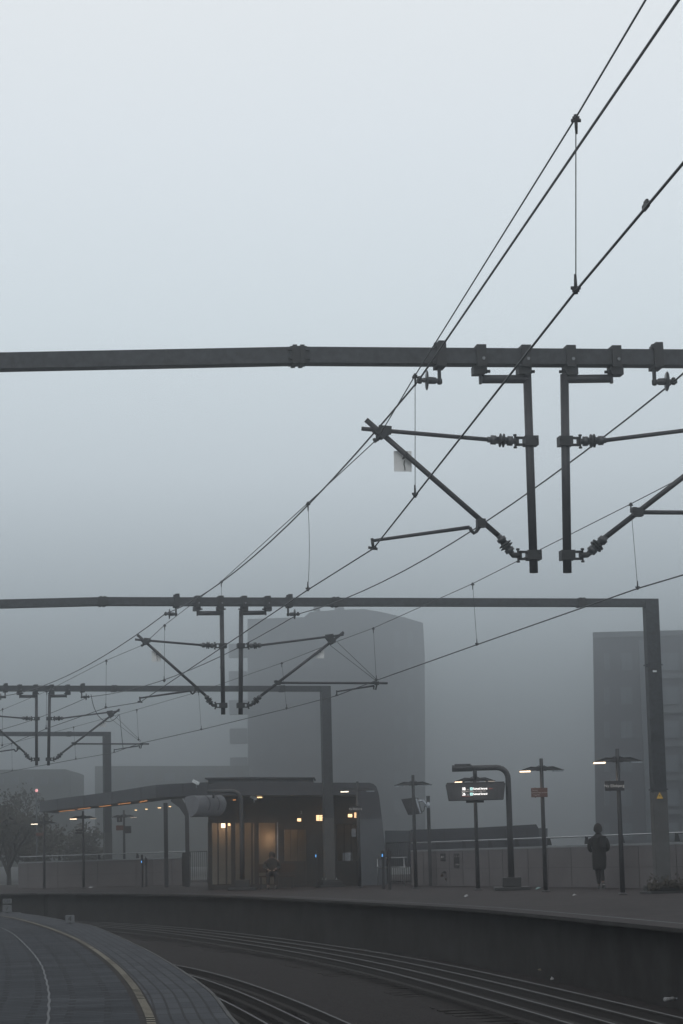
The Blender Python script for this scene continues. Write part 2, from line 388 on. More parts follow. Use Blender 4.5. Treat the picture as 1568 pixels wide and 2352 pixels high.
# ------------------------------------------------------------------ catenary portals
ZB, ZH, W = 6.985, .19, 10.30
BR = [(-1.275, 1), (-.785, 0), (-.235, 0), (.32, 0), (.885, 0), (1.41, 1)]
def portal(i, label, W=W):
    s = SP*i; c = path(s); h = heading(s)
    e = empty('catenary_portal', c, -h, label, 'gantry', 'steel gantries spanning the tracks')
    dz = -c.z
    x0, x1 = -4.05, W
    def beam(xa, xb, za, zb, name='beam'):
        mb = MB()
        for (zc, hh, dd) in ((ZB+.095, .17, .21), (ZB+.01, .022, .225), (ZB+ZH-.01, .022, .215)):
            mb.bar((xa, 0, zc+za), (xb, 0, zc+zb), dd, hh)
        return mb.build(name, M['galv'], e)
    beam(-3.0, W-.18, 0, 0)
    beam(-11.2, -3.0, -.22, 0)
    # corner and post
    def post(x, sgn):
        mb = MB(); zt = ZB+ZH
        if sgn < 0: zt -= .2
        mb.prism([(-.175, 0), (.175, 0), (.175, zt+.003), (-.175, zt+.003)], lambda a, z, d: V((x+a, d, z)), -.11, .11)
        p = mb.build('post', M['galv'], e, .008)
        MB().prism([(-.181, .3), (.181, .3), (.181, 2.5), (-.181, 2.5)], lambda a, z, d: V((x+a, d, z)), -.116, .116).build('lower_sleeve', M['sleeve'], p)
        mb = MB(); mb.box((x, 0, .07), (.9, .8, .14)); mb.box((x, 0, .21), (.74, .66, .14)); mb.box((x, 0, .30), (.6, .54, .06))
        f_ = mb.build('foundation', M['dark'], p, .02)
        for a in (-.2, .2):
            for b_ in (-.17, .17):
                MB().lathe((x+a, b_, .30), (x+a, b_, .40), [(0, .03), (.4, .03), (.4, .016), (1, .016)], 6).build('anchor_bolt', M['bolt'], p)
        return p
    pr = post(W, 1); post(-11.2, -1)
    for xx in (-3.0, 2.52, 8.65):
        mb = MB()
        for k in (-.045, .045):
            mb.box((xx+k, 0, ZB+ZH/2), (.05, .28, ZH+.04))
        for k in (-.13, .13):
            for zz in (.04, .15): mb.box((xx+k*.8, -.14, ZB+zz), (.05, .05, .026))
        mb.box((xx, 0, ZB+ZH/2), (.2, .26, ZH+.01))
        mb.build('joint_collar', M['fit'], e)
    mz = dict()
    for xx, lng in BR:
        mb = MB(); wd = .115
        mb.box((xx, -.135, ZB+ZH/2+.012), (wd, .03, ZH+.05)); mb.box((xx, .135, ZB+ZH/2+.012), (wd, .03, ZH+.05))
        mb.box((xx, 0, ZB+ZH+.022), (wd, .27, .03)); mb.box((xx, 0, ZB-.022), (wd, .3, .03))
        if lng: mb.box((xx+.01, 0, ZB+ZH+.055), (wd*.8, .3, .05)); mb.box((xx-.06, -.12, ZB+ZH+.03), (.05, .05, .05))
        else:
            mb.prism([(-.09, -.10), (.05, -.10), (.07, -.04), (.07, 0), (-.09, 0)] if xx < 0 else [(-.05, -.10), (.09, -.10), (.09, 0), (-.07, 0), (-.07, -.04)], lambda a, z, d, xx=xx: V((xx+a, d, ZB-.02+z)), -.09, .09)
            s_ = 1 if xx < 0 else -1
            mb.lathe((xx+s_*.05, 0, ZB-.075), (xx+s_*.125, 0, ZB-.075), [(0, .03), (.5, .03), (.5, .02), (1, .02)], 6)
        bk = mb.build('beam_bracket', M['fit'], e)
        if not lng: MB().lathe((xx+.02, -.15, ZB+.055), (xx+.02, -.166, ZB+.055), [(0, .02), (1, .02)], 6).build('bolt_head', M['bolt'], bk)
    return e, pr
def hlabel(s): return s
P1, _ = portal(0, 'nearest steel gantry beam, largest and darkest, high across the picture')
P2, p2post = portal(1, 'second steel gantry, its thick right post standing near the walking person', 10.45)
P3, p3post = portal(2, 'third steel gantry, its right post standing before the lit shelter', 10.28)
P4, p4post = portal(3, 'farthest steel gantry, palest in the fog at the left', 10.5)
# fittings on the second gantry's post
def on_post(parent, z, what):
    x = 10.45 if parent is p2post else 10.28
    if what == 'sign':
        mb = MB(); mb.prism([(-.085, 0), (.085, 0), (0, .15)], lambda a, b_, d: V((x-.02+a, d, z+b_)), -.126, -.120)
        t = mb.build('warning_sign', M['ambers'], parent)
        k = MB(); k.prism([(-.012, .03), (.018, .07), (.004, .07), (.014, .115), (-.02, .062), (-.002, .062)], lambda a, b_, d: V((x-.02+a, d, z+b_)), -.130, -.1265)
        k.build('lightning_symbol', M['sign'], t)
    if what == 'band':
        MB().box((x, 0, z), (.40, .26, .03)).box((x-.21, -.1, z-.02), (.05, .05, .08)).build('band_clamp', M['galv'], parent)
    if what == 'box':
        t = MB().box((x-.03, -.135, z), (.12, .05, .10)).build('junction_box', M['sign'], parent)
        MB().box((x-.03, -.164, z-.022), (.10, .008, .045)).build('box_plate', M['white'], t)
on_post(p2post, 2.33, 'sign'); on_post(p2post, 2.55, 'band'); on_post(p2post, 5.42, 'box'); on_post(p2post, 5.56, 'band'); on_post(p3post, 2.55, 'band')

rw = random.Random(4); wd_ = MB()
for _ in range(420):
    a = rw.uniform(-.5, .5); c_ = V((10.5+a, -.25+rw.uniform(-.25, .2), .12+abs(rw.gauss(0, .12))+.12*(1-abs(a)*1.6))); d_ = V((rw.gauss(0, 1), rw.gauss(0, 1), rw.gauss(0, 1))).normalized(); n_2 = d_.orthogonal().normalized(); q_ = rw.uniform(.03, .07)
    wd_.add([c_-d_*q_, c_+n_2*q_*.6, c_+d_*q_, c_-n_2*q_*.6], [(0, 1, 2, 3)])
wd_.build('weeds', M['leaf'], p2post)['kind'] = 'stuff'
def inv(e, px, py):                                     # pixel -> gantry plane (u, z)
    o = e.location; h = e.rotation_euler.z; ux = V((math.cos(h), math.sin(h), 0)); n = V((-math.sin(h), math.cos(h), 0))
    d = ray(px, py); c = V((0, 0, CH)); t = (o-c).dot(n)/d.dot(n); p = c+d*t-o
    return (p.dot(ux), p.z)
def q1(x, y): u, z = inv(P1, 784+x/2.0, 752.6+y/2.0); return V((u, 0, z))     # measured on the nearest gantry
def q2(x, y): u, z = inv(P2, 439+x/2.508, 1379.8+y/2.508); return V((u, 0, z))  # measured on the second gantry
def insulator(mb_name, a, b_, parent, discs=(.42, .54), r=.085):
    a, b_ = V(a), V(b_); mb = MB(); Ln = (b_-a).length
    prof = [(0, .035), (.10, .035), (.10, .06), (.28, .06), (.28, .045)]
    mb.lathe(a, b_, prof+[(.70, .045), (.70, .058), (.88, .058), (.88, .036), (1, .036)], 12)
    body = mb.build(mb_name, M['insul'], parent)
    for dd in discs:
        MB().lathe(a+(b_-a)*(dd-.022/Ln), a+(b_-a)*(dd+.022/Ln), [(0, .03), (.35, r*.97), (.6, r), (1, .03)], 16).build('disc', M['fit'], body)
    return body
def cantilever(side, label):
    o = P1.location; e = empty('cantilever', o, P1.rotation_euler.z, label, 'bracket arm', 'cantilever arms hanging under the gantries')
    if side == 'L':
        top = q1(853, 236); bot = q1(883, 1125); hx = q1(645, 236); c1 = q1(868, 521); c2 = q1(882, 1045)
        tj0 = q1(92, 463); tj1 = q1(670, 513); d0 = q1(112, 422); d1 = q1(722, 955); sgn = -1
    else:
        top = q1(1024, 236); bot = q1(1037, 1125); hx = q1(1232, 233); c1 = q1(1026, 522); c2 = q1(1036, 1045); sgn = 1
        dz = c1.z-q2(287, 262).z
        tj0 = q2(877, 194); tj1 = q2(408, 254); d0 = q2(877, 180); d1 = q2(402, 545)
    r = .052
    mb = MB(); mb.tube([top+V((0, 0, .058)), bot], r, 14); mb.tube([hx, top+V((sgn*-.02, 0, 0))], r, 14)
    mb.lathe(top+V((0, 0, .04)), top+V((0, 0, .12)), [(0, .03), (1, .03)], 8); mb.bar(hx+V((-sgn*-.02, 0, -.06)), hx+V((-sgn*-.02, 0, .14)), .05, .03, V((1, 0, 0)))
    dt = mb.build('drop_tube', M['tubem'], e)
    for c_ in (c1, c2):
        mb = MB(); mb.box(c_, (.165, .17, .115)); mb.box(c_+V((sgn*.12, 0, .042)), (.13, .05, .025)); mb.box(c_+V((sgn*.12, 0, -.042)), (.13, .05, .025))
        mb.box(c_+V((sgn*.165, 0, 0)), (.035, .05, .11)); mb.lathe(c_+V((sgn*.19, 0, -.085)), c_+V((sgn*.19, 0, .085)), [(0, .022), (.12, .022), (.12, .012), (.88, .012), (.88, .022), (1, .022)], 8)
        mb.box(c_+V((-sgn*.06, -.095, .03)), (.035, .02, .03))
        mb.build('tube_clamp', M['fit'], e)
    j1 = c1+V((sgn*.19, 0, 0)); j2 = c2+V((sgn*.19, 0, 0))
    dirt = (tj1-j1).normalized(); insulator('insulator', j1, tj1, e)
    k2 = j2+V((sgn*.06, 0, .005)); MB().tube([j2-V((sgn*.02, 0, 0)), k2, k2+(d1-k2)*.12], .035, 10).build('swivel_joint', M['fit'], e)
    insulator('insulator', k2+(d1-k2)*.08, d1, e, (.40, .52))
    MB().tube([tj1, tj0], .026, 12).build('top_tube', M['tubem'], e)
    MB().tube([d1, d0], .033, 12).build('strut_tube', M['tubem'], e)
    # junction of the two tubes, with the messenger clamp
    a = tj0+(tj1-tj0)*.16; dd = (d1-d0)
    t = (a.x-d0.x)/dd.x; bb = d0+dd*t
    mb = MB(); mb.bar(a-dirt*0+V((0, -.05, 0))+(tj1-tj0)*-.03, a+V((0, -.05, 0))+(tj1-tj0)*.07, .04, .10)
    mb.prism([(a.x-sgn*.04, a.z+.03), (a.x+sgn*-.14 if sgn < 0 else a.x-.14, a.z-.02), (bb.x, bb.z-.07), (bb.x+sgn*.12, bb.z+.04)], lambda u, z, d_: V((u, d_, z)), -.06, .06)
    mb.build('junction_plate', M['fit'], e)
    if side == 'L': ms = q1(165, 512)
    else: ms = q2(820, 238)
    mb = MB(); mb.tube([bb+V((0, 0, -.03)), ms+(bb-ms)*.5, ms], [.03, .022, .02], 8); mb.lathe(ms+V((-.045, 0, -.02)), ms+V((.045, 0, .03)), [(0, .03), (.3, .03), (.3, .016), (.7, .016), (.7, .028), (1, .028)], 8)
    mb.lathe(ms+V((0, 0, -.02)), ms+V((0, 0, .07)), [(0, .02), (1, .02)], 8)
    mb.build('messenger_clamp', M['fit'], e)
    # steady arm
    if side == 'L':
        s0 = q1(640, 905); s1 = q1(608, 943); s2 = q1(588, 916); s3 = q1(140, 978); s4 = q1(146, 1012)
        mb = MB(); mb.tube([s0+V((.02, 0, .03)), s0, s1+V((.03, 0, .02)), s1, s1+V((-.03, 0, .03)), s2], .022, 10); mb.box(s0+V((0, 0, .02)), (.10, .12, .10)); mb.build('arm_bracket', M['fit'], e)
        mb = MB(); mb.tube([s2, s3], [.024, .019], 10); mb.build('steady_arm', M['tubem'], e)
        mb = MB(); mb.tube([s3+V((0, 0, .03)), s4], .018, 8); mb.box(s4+V((0, 0, .0)), (.07, .05, .035)); mb.tube([s4+V((-.06, 0, .01)), s4+V((.05, 0, -.01))], .016, 8); mb.build('wire_clip', M['fit'], e)
        pc = [(x, y) for x, y in ((243, 562), (262, 566), (325, 618), (326, 657), (245, 656))]
        pl = [q1(x, y) for x, y in ((243, 562), (325, 562), (326, 657), (245, 656))]
        mb = MB(); y_ = .055; mb.add([p+V((0, y_, 0)) for p in pl]+[p+V((0, y_+.006, 0)) for p in pl], [(0, 1, 2, 3), (7, 6, 5, 4), (0, 4, 5, 1), (1, 5, 6, 2), (2, 6, 7, 3), (3, 7, 4, 0)])
        pt = mb.build('number_plate', M['plate'], e, .002)
        MB().tube([q1(292, 605)+V((0, .045, 0)), q1(289, 625)+V((0, .045, 0)), q1(294, 640)+V((0, .045, 0)), q1(294, 650)+V((0, .045, 0))], .005, 6).build('cable_tie', M['fit'], pt)
        MB().tube([q1(283, 604)+V((0, -.05, 0)), q1(298, 572)+V((0, -.05, 0)), q1(300, 568)+V((0, .05, 0)), q1(284, 600)+V((0, .05, 0))], .008, 6).build('plate_strap', M['fit'], e)
        e['wc'] = tuple(s4)
    else:
        h0 = q2(498, 471); h1 = q2(1130, 473); g0 = q2(1068, 486); g1 = q2(1062, 510); s2 = q2(1052, 488); s3 = q2(838, 522); s4 = q2(838, 543)
        mb = MB(); mb.tube([h0, h1], .027, 12); mb.build('reach_tube', M['tubem'], e)
        mb = MB(); mb.box(h0, (.12, .12, .10)); mb.box(h0+V((-.05, 0, .03)), (.05, .14, .05)); mb.build('tube_clamp', M['fit'], e)
        mb = MB(); mb.tube([g0+V((0, 0, .06)), g0, g1, g1+V((-.05, 0, .01)), s2], .02, 8); mb.box(g0+V((0, 0, .05)), (.09, .1, .08)); mb.build('arm_bracket', M['fit'], e)
        mb = MB(); mb.tube([s2, s3], [.022, .017], 10); mb.build('steady_arm', M['tubem'], e)
        mb = MB(); mb.tube([s3+V((0, 0, .03)), s4], .016, 8); mb.box(s4, (.06, .05, .03)); mb.build('wire_clip', M['fit'], e)
        for a_, b_ in ((q2(800, 255), q2(1058, 455)), (q2(842, 238), q2(1064, 450))):
            MB().tube([a_, b_], .006, 6).build('support_wire', M['wire'], e)
        pl = [q2(x, y) for x, y in ((718, 282), (768, 282), (768, 329), (718, 329))]
        mb = MB(); y_ = .055; mb.add([p+V((0, y_, 0)) for p in pl]+[p+V((0, y_+.006, 0)) for p in pl], [(0, 1, 2, 3), (7, 6, 5, 4), (0, 4, 5, 1), (1, 5, 6, 2), (2, 6, 7, 3), (3, 7, 4, 0)])
        mb.build('number_plate', M['plate'], e, .002)
        MB().tube([q2(742, 280), q2(742, 296)], .02, 8).build('plate_strap', M['fit'], e)
    return e
CL = [cantilever('L', 'largest bracket arm hanging under the nearest beam, reaching left')]
CR = [cantilever('R', 'bracket arm under the nearest beam, reaching right out of the picture')]
names_ = ['second gantry', 'third gantry', 'farthest gantry']
for k, Pk in enumerate((P2, P3)):
    for lst, side, lab in ((CL, 'left', 'bracket arm reaching left under the beam of the %s'), (CR, 'right', 'bracket arm with long level tube reaching right under the %s')):
        c_ = copy_tree(lst[0]); c_.location = Pk.location; c_.rotation_euler = Pk.rotation_euler; c_['label'] = lab % names_[k]; lst.append(c_)
# feeder insulators under the beams
def feeder_ins(Pk, side, label):
    e = empty('feeder_insulator', Pk.location, Pk.rotation_euler.z, label, 'insulator', 'feeder insulators under the beams')
    x0 = BR[0][0] if side == 'L' else BR[5][0]
    s = -1 if side == 'L' else 1
    xo = x0 + (-.01 if side == 'L' else -.03)
    mb = MB(); mb.box((xo, 0, ZB-.11), (.035, .05, .19)); mb.lathe((xo, 0, ZB-.24), (xo, 0, ZB-.16), [(0, .02), (.2, .034), (.8, .034), (1, .02)], 10); mb.build('hook', M['fit'], e)
    a = V((xo, 0, ZB-.195)); b_ = a+V((s*.25, 0, .01))
    bd = MB().lathe(a, b_, [(0, .025), (.12, .025), (.2, .042), (.5, .045), (.62, .03), (.8, .03), (.85, .022), (1, .022)], 12).build('insulator_body', M['insul'], e)
    c_ = a+(b_-a)*.62
    MB().lathe(c_-V((.018, 0, 0)), c_+V((.018, 0, 0)), [(0, .03), (.4, .118), (.6, .122), (1, .03)], 18).build('disc', M['insul'], bd)
    MB().lathe(b_+V((s*-.01, 0, -.045)), b_+V((s*-.01, 0, .045)), [(0, .02), (.2, .028), (.8, .028), (1, .02)], 8).box(b_+V((0, 0, -.01)), (.05, .08, .04)).build('wire_clamp', M['fit'], e)
    return e, b_
fi = {}
for k, (Pk, nm) in enumerate(((P1, 'nearest'), (P2, 'second'), (P3, 'third'))):
    for sd_ in 'LR':
        fi[(k, sd_)] = feeder_ins(Pk, sd_, 'disc insulator on a hook at the %s end of bracket row, %s gantry' % ('left' if sd_ == 'L' else 'right', nm))
# ------------------------------------------------------------------ wires
def lw(e, p):                                            # local to world of a gantry frame
    h = e.rotation_euler.z; p = V(p); return V((e.location.x+p.x*math.cos(h)-p.y*math.sin(h), e.location.y+p.x*math.sin(h)+p.y*math.cos(h), e.location.z+p.z))
def span(a, b_, sag, n=14):
    return [a+(b_-a)*(i/n)+V((0, 0, -4*sag*(i/n)*(1-i/n))) for i in range(n+1)]
def wire(pts, r, label, name, grp=None, tw=False):
    o = MB().tube(pts, r, 8).build(name, M['wire']); return tag(o, label, 'wire', grp)
# left contact wire: registered at each left steady arm
LC = [lw(P, q1(146, 1014)) for P in (P1, P2, P3)]
RCs = q2(838, 545)
RC = [lw(P, RCs) for P in (P1, P2, P3)]
def at_h(px, py, z): d = ray(px, py); return V((0, 0, CH))+d*((z-CH)/d.z)
lz = LC[0].z
start = at_h(1568, 375, lz)
lc = [start+(start-LC[0])*.8, start, at_h(1322, 668, lz), at_h(953, 1138, lz), LC[0]]
lcm = [at_h(707, 1354, lz-.005), LC[1], at_h(243, 1625, LC[1].z), at_h(106, 1673, LC[1].z), LC[2]]
end4 = lambda e, u, z: lw(e, (u, 0, z))
u4 = q1(146, 1014)
LCp = lc+lcm+[lw(P4, u4)]
wire(LCp, .0085, 'lower left contact wire, running from the right edge down to the left steady arm', 'contact_wire')
# clamp lump on it
pc = at_h(1483, 478, lz); tv = (start-LC[0]).normalized()
tag(MB().bar(pc-tv*.06+V((0, 0, .012)), pc+tv*.06+V((0, 0, .012)), .02, .032).bar(pc-tv*.03+V((0, 0, .034)), pc+tv*.04+V((0, 0, .034)), .014, .018).build('wire_splice', M['fit']), 'small dark splice clamp on contact wire near right edge', 'clamp')
# left messenger wire: straight over its contact wire
def above(pb, px, py): return D(px, py, pb.y)
drops = []
DL = [(1322, 668, 1322, 270, 1), (953, 1138, 953, 862, 1), (707, 1354, 707, 1155, 1), (377, 1564, 378, 1435, 0), (243, 1625, 244, 1516, 1), (106, 1673, 107, 1587, 0), (5, 1712, 6, 1627, 0)]
mL = {}
for (bx, by, tx, ty, _) in DL:
    zz = lz if bx > 330 else LC[1].z
    b0 = at_h(bx, by, zz); t_ = above(b0, tx, ty); mL[bx] = (b0, t_)
cm = q1(165, 510)
M1, M2, M3, M4 = [lw(P, cm) for P in (P1, P2, P3, P4)]
mt0 = mL[1322][1]; m00 = D(1482, 0, mt0.y*.80)
wire([m00+(m00-mt0)*.9, m00, mt0, mL[953][1], M1, mL[707][1], D(508, 1335, 45), mL[377][1], M2, mL[243][1], mL[106][1], M3, mL[5][1] if mL[5][1].y > M3.y else M3+V((-1, 1, -.05)), M4], .0062, 'thin twisted messenger wire with droppers, upper left of the near wires', 'messenger_wire')
def dropper(b0, t_, label, big=False, bend=0):
    e = empty('dropper', b0, 0, label, 'dropper', 'droppers between messenger and contact wires')
    v = t_-b0; mid = v*.5+V((bend, 0, 0))
    MB().tube([V((0, 0, 0)), v*.25+V((bend*.7, 0, 0)), mid, v*.75+V((bend*.7, 0, 0)), v], .0042, 6).build('dropper_wire', M['wire'], e)
    for base, s_ in ((V((0, 0, 0)), 1), (v, -1)):
        mb = MB(); mb.tube([base-V((0, 0, .02*s_)), base+V((0, 0, .11*s_))], [.014, .008], 8); mb.box(base+V((0, 0, .01*s_)), (.045, .03, .03)); mb.lathe(base+V((-.032, 0, .02*s_)), base+V((.032, 0, .02*s_)), [(0, .012), (1, .012)], 6)
        mb.build('clamp', M['fit'], e)
lab = {1322: 'longest dropper, above the nearest beam at upper right', 953: 'dropper crossing beside the square plate of the nearest bracket arm', 707: 'slightly bowed dropper in open fog between nearest and second beams',
       377: 'dropper just right of the second gantry plate, left contact wire', 243: 'dropper between second and third gantries over the left contact wire', 106: 'short dropper at the third gantry, behind its drop tubes', 5: 'dropper at the far left edge of the picture'}
for bx in mL: dropper(*mL[bx], lab[bx], bend=.02 if bx == 707 else 0)
b5 = D(508, 1480, 45); 
dropper(V((D(508, 1478, 45).x, 45, lz)), D(508, 1335, 45), 'dropper crossing the second beam just over its left drop tube')
# right catenary
rz = RC[0].z
DR = [(1464, 1351, 1448, 1157), (1095, 1480, 1085, 1340), (864, 1562, 857, 1442), (658, 1627, 647, 1522), (462, 1675, 456, 1588), (318, 1699, 314, 1629), (174, 1743, 169, 1669), (28, 1770, 27, 1706)]
mR = {}
for bx, by, tx, ty in DR:
    zz = rz if bx > 700 else (RC[1].z if bx > 300 else RC[2].z)
    b0 = at_h(bx, by, zz); t_ = above(b0, tx, ty); mR[bx] = (b0, t_)
r0 = at_h(1568, 1320, rz)
wire([RC[0], r0+(r0-mR[1464][0])*.1 if False else r0, mR[1464][0], mR[1095][0], mR[864][0], RC[1], mR[658][0], mR[462][0], at_h(320, 1707, RC[2].z), RC[2], mR[174][0], mR[28][0], at_h(0, 1777, RC[2].z), lw(P4, RCs)], .0105, 'right contact wire, held by the long level tube of the second gantry', 'contact_wire')
MR = [lw(P, q2(820, 240)) for P in (P1, P2, P3, P4)]
wire([MR[0], D(1568, 1095, mR[1464][0].y*.93), mR[1464][1], D(1234, 1265, (mR[1464][0].y+mR[1095][0].y)/2*.98), mR[1095][1], mR[864][1], MR[1], mR[658][1], mR[462][1], mR[318][1] if mR[318][1].y < MR[2].y else MR[2]+V((.5, -2, .02)), MR[2], mR[174][1], mR[28][1], MR[3]], .007, 'thin right messenger wire sloping under the drop tubes of the nearest beam', 'messenger_wire')
labr = {1464: 'dropper at the right edge beside the right strut tube', 1095: 'dropper just under the right part of the second beam', 864: 'dropper at the end of the level tube, before the tower',
        658: 'dropper before the tower, left of the level tube', 462: 'dropper left of the second gantry drop tubes, right contact wire', 318: 'dropper right of the third gantry level tube', 174: 'dropper behind the third gantry strut, before the farthest beam', 28: 'last short dropper of the right wire at far left'}
for bx in mR: dropper(*mR[bx], labr[bx])
# feeders
FL = [lw(P, fi[(0, 'L')][1]) for P in (P1, P2, P3, P4)]; FR = [lw(P, fi[(0, 'R')][1]) for P in (P1, P2, P3, P4)]
P0c = path(-SP); P0h = -heading(-SP)
def p0(b_): return V((P0c.x+b_.x*math.cos(P0h), P0c.y+b_.x*math.sin(P0h), P0c.z+b_.z))
f0 = D(1558, 0, 15.5)
wire([f0+(f0-FL[0])*.8, f0]+span(f0, FL[0], .0, 4)[1:-1]+span(FL[0], FL[1], .42)+span(FL[1], FL[2], .38)[1:]+span(FL[2], FL[3], .4)[1:], .0115, 'thick left feeder wire crossing the sky from the top right', 'feeder_wire')
g0 = p0(fi[(0, 'R')][1])
wire([g0]+span(FR[0], FR[1], .42)+span(FR[1], FR[2], .38)[1:]+span(FR[2], FR[3], .4)[1:], .0115, 'right feeder wire passing behind both drop tubes of the nearest beam', 'feeder_wire')
y3 = P3.location.y
jc = [D(x/2.777, 1317+y/2.777, y3) for x, y in ((580, 770), (595, 840), (625, 905), (665, 938), (700, 943), (735, 925), (760, 897))]
tag(MB().tube(smooth(jc, .1), .012, 8).build('jumper_cable', M['wire']), 'drooping jumper cable loop at the third gantry bracket arm', 'cable')
tag(MB().tube([D(762/2.777, 1317+897/2.777, y3), D(785/2.777, 1317+1117/2.777, y3)], .010, 8).build('connector_wire', M['wire']), 'straight connector wire dropping from the jumper loop', 'cable')

# ------------------------------------------------------------------ lamp posts
def lamp(bx, by, ty, rot, label, lit=(1, 0), sign=None, emat='ewarm', tiltx=None):
    b_ = G(bx, by); h = hz(b_, bx, ty)
    e = empty('platform_lamp', b_, rot, label, 'lamp post', 'twin-arm lamps along the far platform')
    mb = MB(); mb.lathe((0, 0, -.02), (0, 0, h), [(0, .062), (.5, .055), (.995, .048), (1, .04)], 12); mb.lathe((0, 0, 0), (0, 0, .05), [(0, .11), (.5, .11), (1, .065)], 12)
    mb.build('pole', M['post'], e)
    for s, on in ((-1, lit[0]), (1, lit[1])):
        zl = h-.27
        mb = MB(); mb.prism([(.04, .04), (.30, .055), (.55, -.03), (.60, -.045), (.60, -.055), (.32, -.05), (.04, -.045)], lambda a, z, d, s=s: V((s*a, d*(1 if abs(a) < .5 else .8), zl+z)), -.10, .10)
        mb.box((s*.08, 0, zl), (.1, .12, .12))
        mb.tube([V((s*.03, 0, zl+.05)), V((s*.07, 0, zl+.085)), V((s*.11, 0, zl+.05))], .008, 6)
        lm = mb.build('luminaire', M['lum'], e)
        mb = MB(); mb.box((s*.44, 0, zl-.062), (.27, .16, .045)); mb.build('lens', M[emat if on == 1 else 'dimlens' if on else 'paleg'], lm)
        if on == 1:
            ld = bpy.data.lights.new('lamp_light', 'SPOT'); ld.energy = 22; ld.color = (1, .62, .36); ld.spot_size = math.radians(140); ld.spot_blend = .8; ld.shadow_soft_size = .08
            lo = bpy.data.objects.new('lamp_light', ld); col.objects.link(lo); lo.parent = e; lo.location = (s*.44, 0, zl-.10)
    if sign:
        pass
    return e, b_, h
M['dimlens'] = mat('lamp_lens_dim', (1, .85, .7), emit=.35)
RX = (math.pi/2, 0, 0)
def board(e, b_, x0, x1, y0, y1, px, m_='sign', lines=None, size=.1, yaw=0, tm='ink', fr=-.09):
    pa = D(x0, (y0+y1)/2, b_.y)-b_; pb = D(x1, (y0+y1)/2, b_.y)-b_; zt = hz(b_, px, y0); zb_ = hz(b_, px, y1)
    cx = (pa.x+pb.x)/2; wd = pb.x-pa.x
    o = MB().box((0, 0, 0), (wd, .05, zt-zb_)).box((-wd*.25, 0, 0), (.02, .03, (zt-zb_)*1.12)).build('sign_board', M[m_], e, .004)
    o.location = (cx, fr, (zt+zb_)/2); o.rotation_euler = (0, 0, yaw)
    for i, (t, s_, x_, z_) in enumerate(lines or []): text('lettering', t, s_, M[tm], o, (x_, -.03, z_), RX, 'CENTER')
    return o
eA, bA, hA = lamp(1430, 2054, 1718, .03, 'tallest lamp post nearest the person, with dark station name board', (1, 0))
board(eA, bA, 1387.5, 1432, 1793, 1815.5, 1420, lines=[('Ny Ellebjerg', .098, -.01, 0)], yaw=-.05)
eB, bB, hB = lamp(1253, 2048, 1741, .03, 'lit lamp post with brown information board, right of the departure display', (1, 0))
board(eB, bB, 1218.5, 1256, 1809, 1830, 1247, 'redsign', [('Tårnvej', .05, -.12, .06), ('Gammel Køge Landevej', .045, 0, 0), ('S-tog, Bus', .045, -.08, -.06)], yaw=-.05)
eC, bC, hC = lamp(1097.6, 2044, 1768, .03, 'lit lamp post standing behind the departure display', (1, .5))
eD, bD, hD = lamp(955, 2041, 1779, .02, 'unlit lamp post standing before the tilted box, left of the display', (0, 0))
eE, bE, hE = lamp(826, 2038, 1794, .0, 'lamp post standing in front of the shelter\'s right end, with name board', (1, 0), emat='ewhite')
board(eE, bE, 804, 829, 1850, 1864, 823, lines=[('Ny Ellebjerg', .09, -.01, 0)])
eG, bG, hG = lamp(192, 2039, 1862, -.1, 'brightest distant lamp post left of the fourth gantry post, both lamps lit', (1, .5))
board(eG, bG, 174, 192, 1904, 1914, 190, lines=[('Ny Ellebjerg', .07, 0, 0)]); 
eH, bH, hH = lamp(286, 2034, 1860, -.1, 'distant lamp post under the canopy edge, carrying a small number board', (0, .5))
board(eH, bH, 269, 281, 1876, 1887, 284, lines=[('1', .16, 0, 0)], fr=-.07); board(eH, bH, 267, 284, 1895, 1906, 284, 'redsign', fr=-.07)
MB().box((.16, 0, hz(bH, 286, 1905)), (.32, .18, .32)).build('equipment_box', M['sign'], eH)
eI, bI, hI = lamp(101.6, 2041, 1874, -.15, 'faintest lamp post at the far left beside the tree', (1, 0), emat='ewhite')
board(eI, bI, 84, 101, 1912, 1919, 101, 'redsign')

# ------------------------------------------------------------------ departure display on its bent pole
def jpole(b_, zt, reach, label, r=.085):
    e = empty('bent_pole', b_, 0, label, 'pole', 'bent poles that carry displays')
    mb = MB(); pts = [V((0, 0, .1)), V((0, 0, zt-.32))]
    for k in range(1, 7):
        a = k*math.pi/12; pts.append(V((-.32+.32*math.cos(a), 0, zt-.32+.32*math.sin(a))))
    pts.append(V((-reach, 0, zt))); pts.insert(1, V((0, 0, zt*.5))); mb.tube(pts, [r*1.1, r*.98]+[r*.92]*(len(pts)-2), 16)
    mb.build('pole', M['post'], e)
    mb = MB(); mb.box((0, 0, .05), (.98, .8, .10)); mb.box((0, 0, .23), (.52, .5, .27)); mb.build('foundation', M['dark'], e, .02)
    return e
bJ = G(1175, 2044); sJ = F/bJ.y
zJ = hz(bJ, 1120, 1762.5)
J = jpole(bJ, zJ, 1.30, 'thick bent pole that carries the lit departure display')
mb = MB(); cxh = (1105-1175)/sJ*1.0
xa = (1095-1175)/sJ+.13
MB().tube([V((-1.02, 0, zJ)), V((-1.58, 0, zJ))], .095, 14).box((-1.28, 0, zJ+.09), (.45, .14, .06)).build('arm_end', M['post'], J)
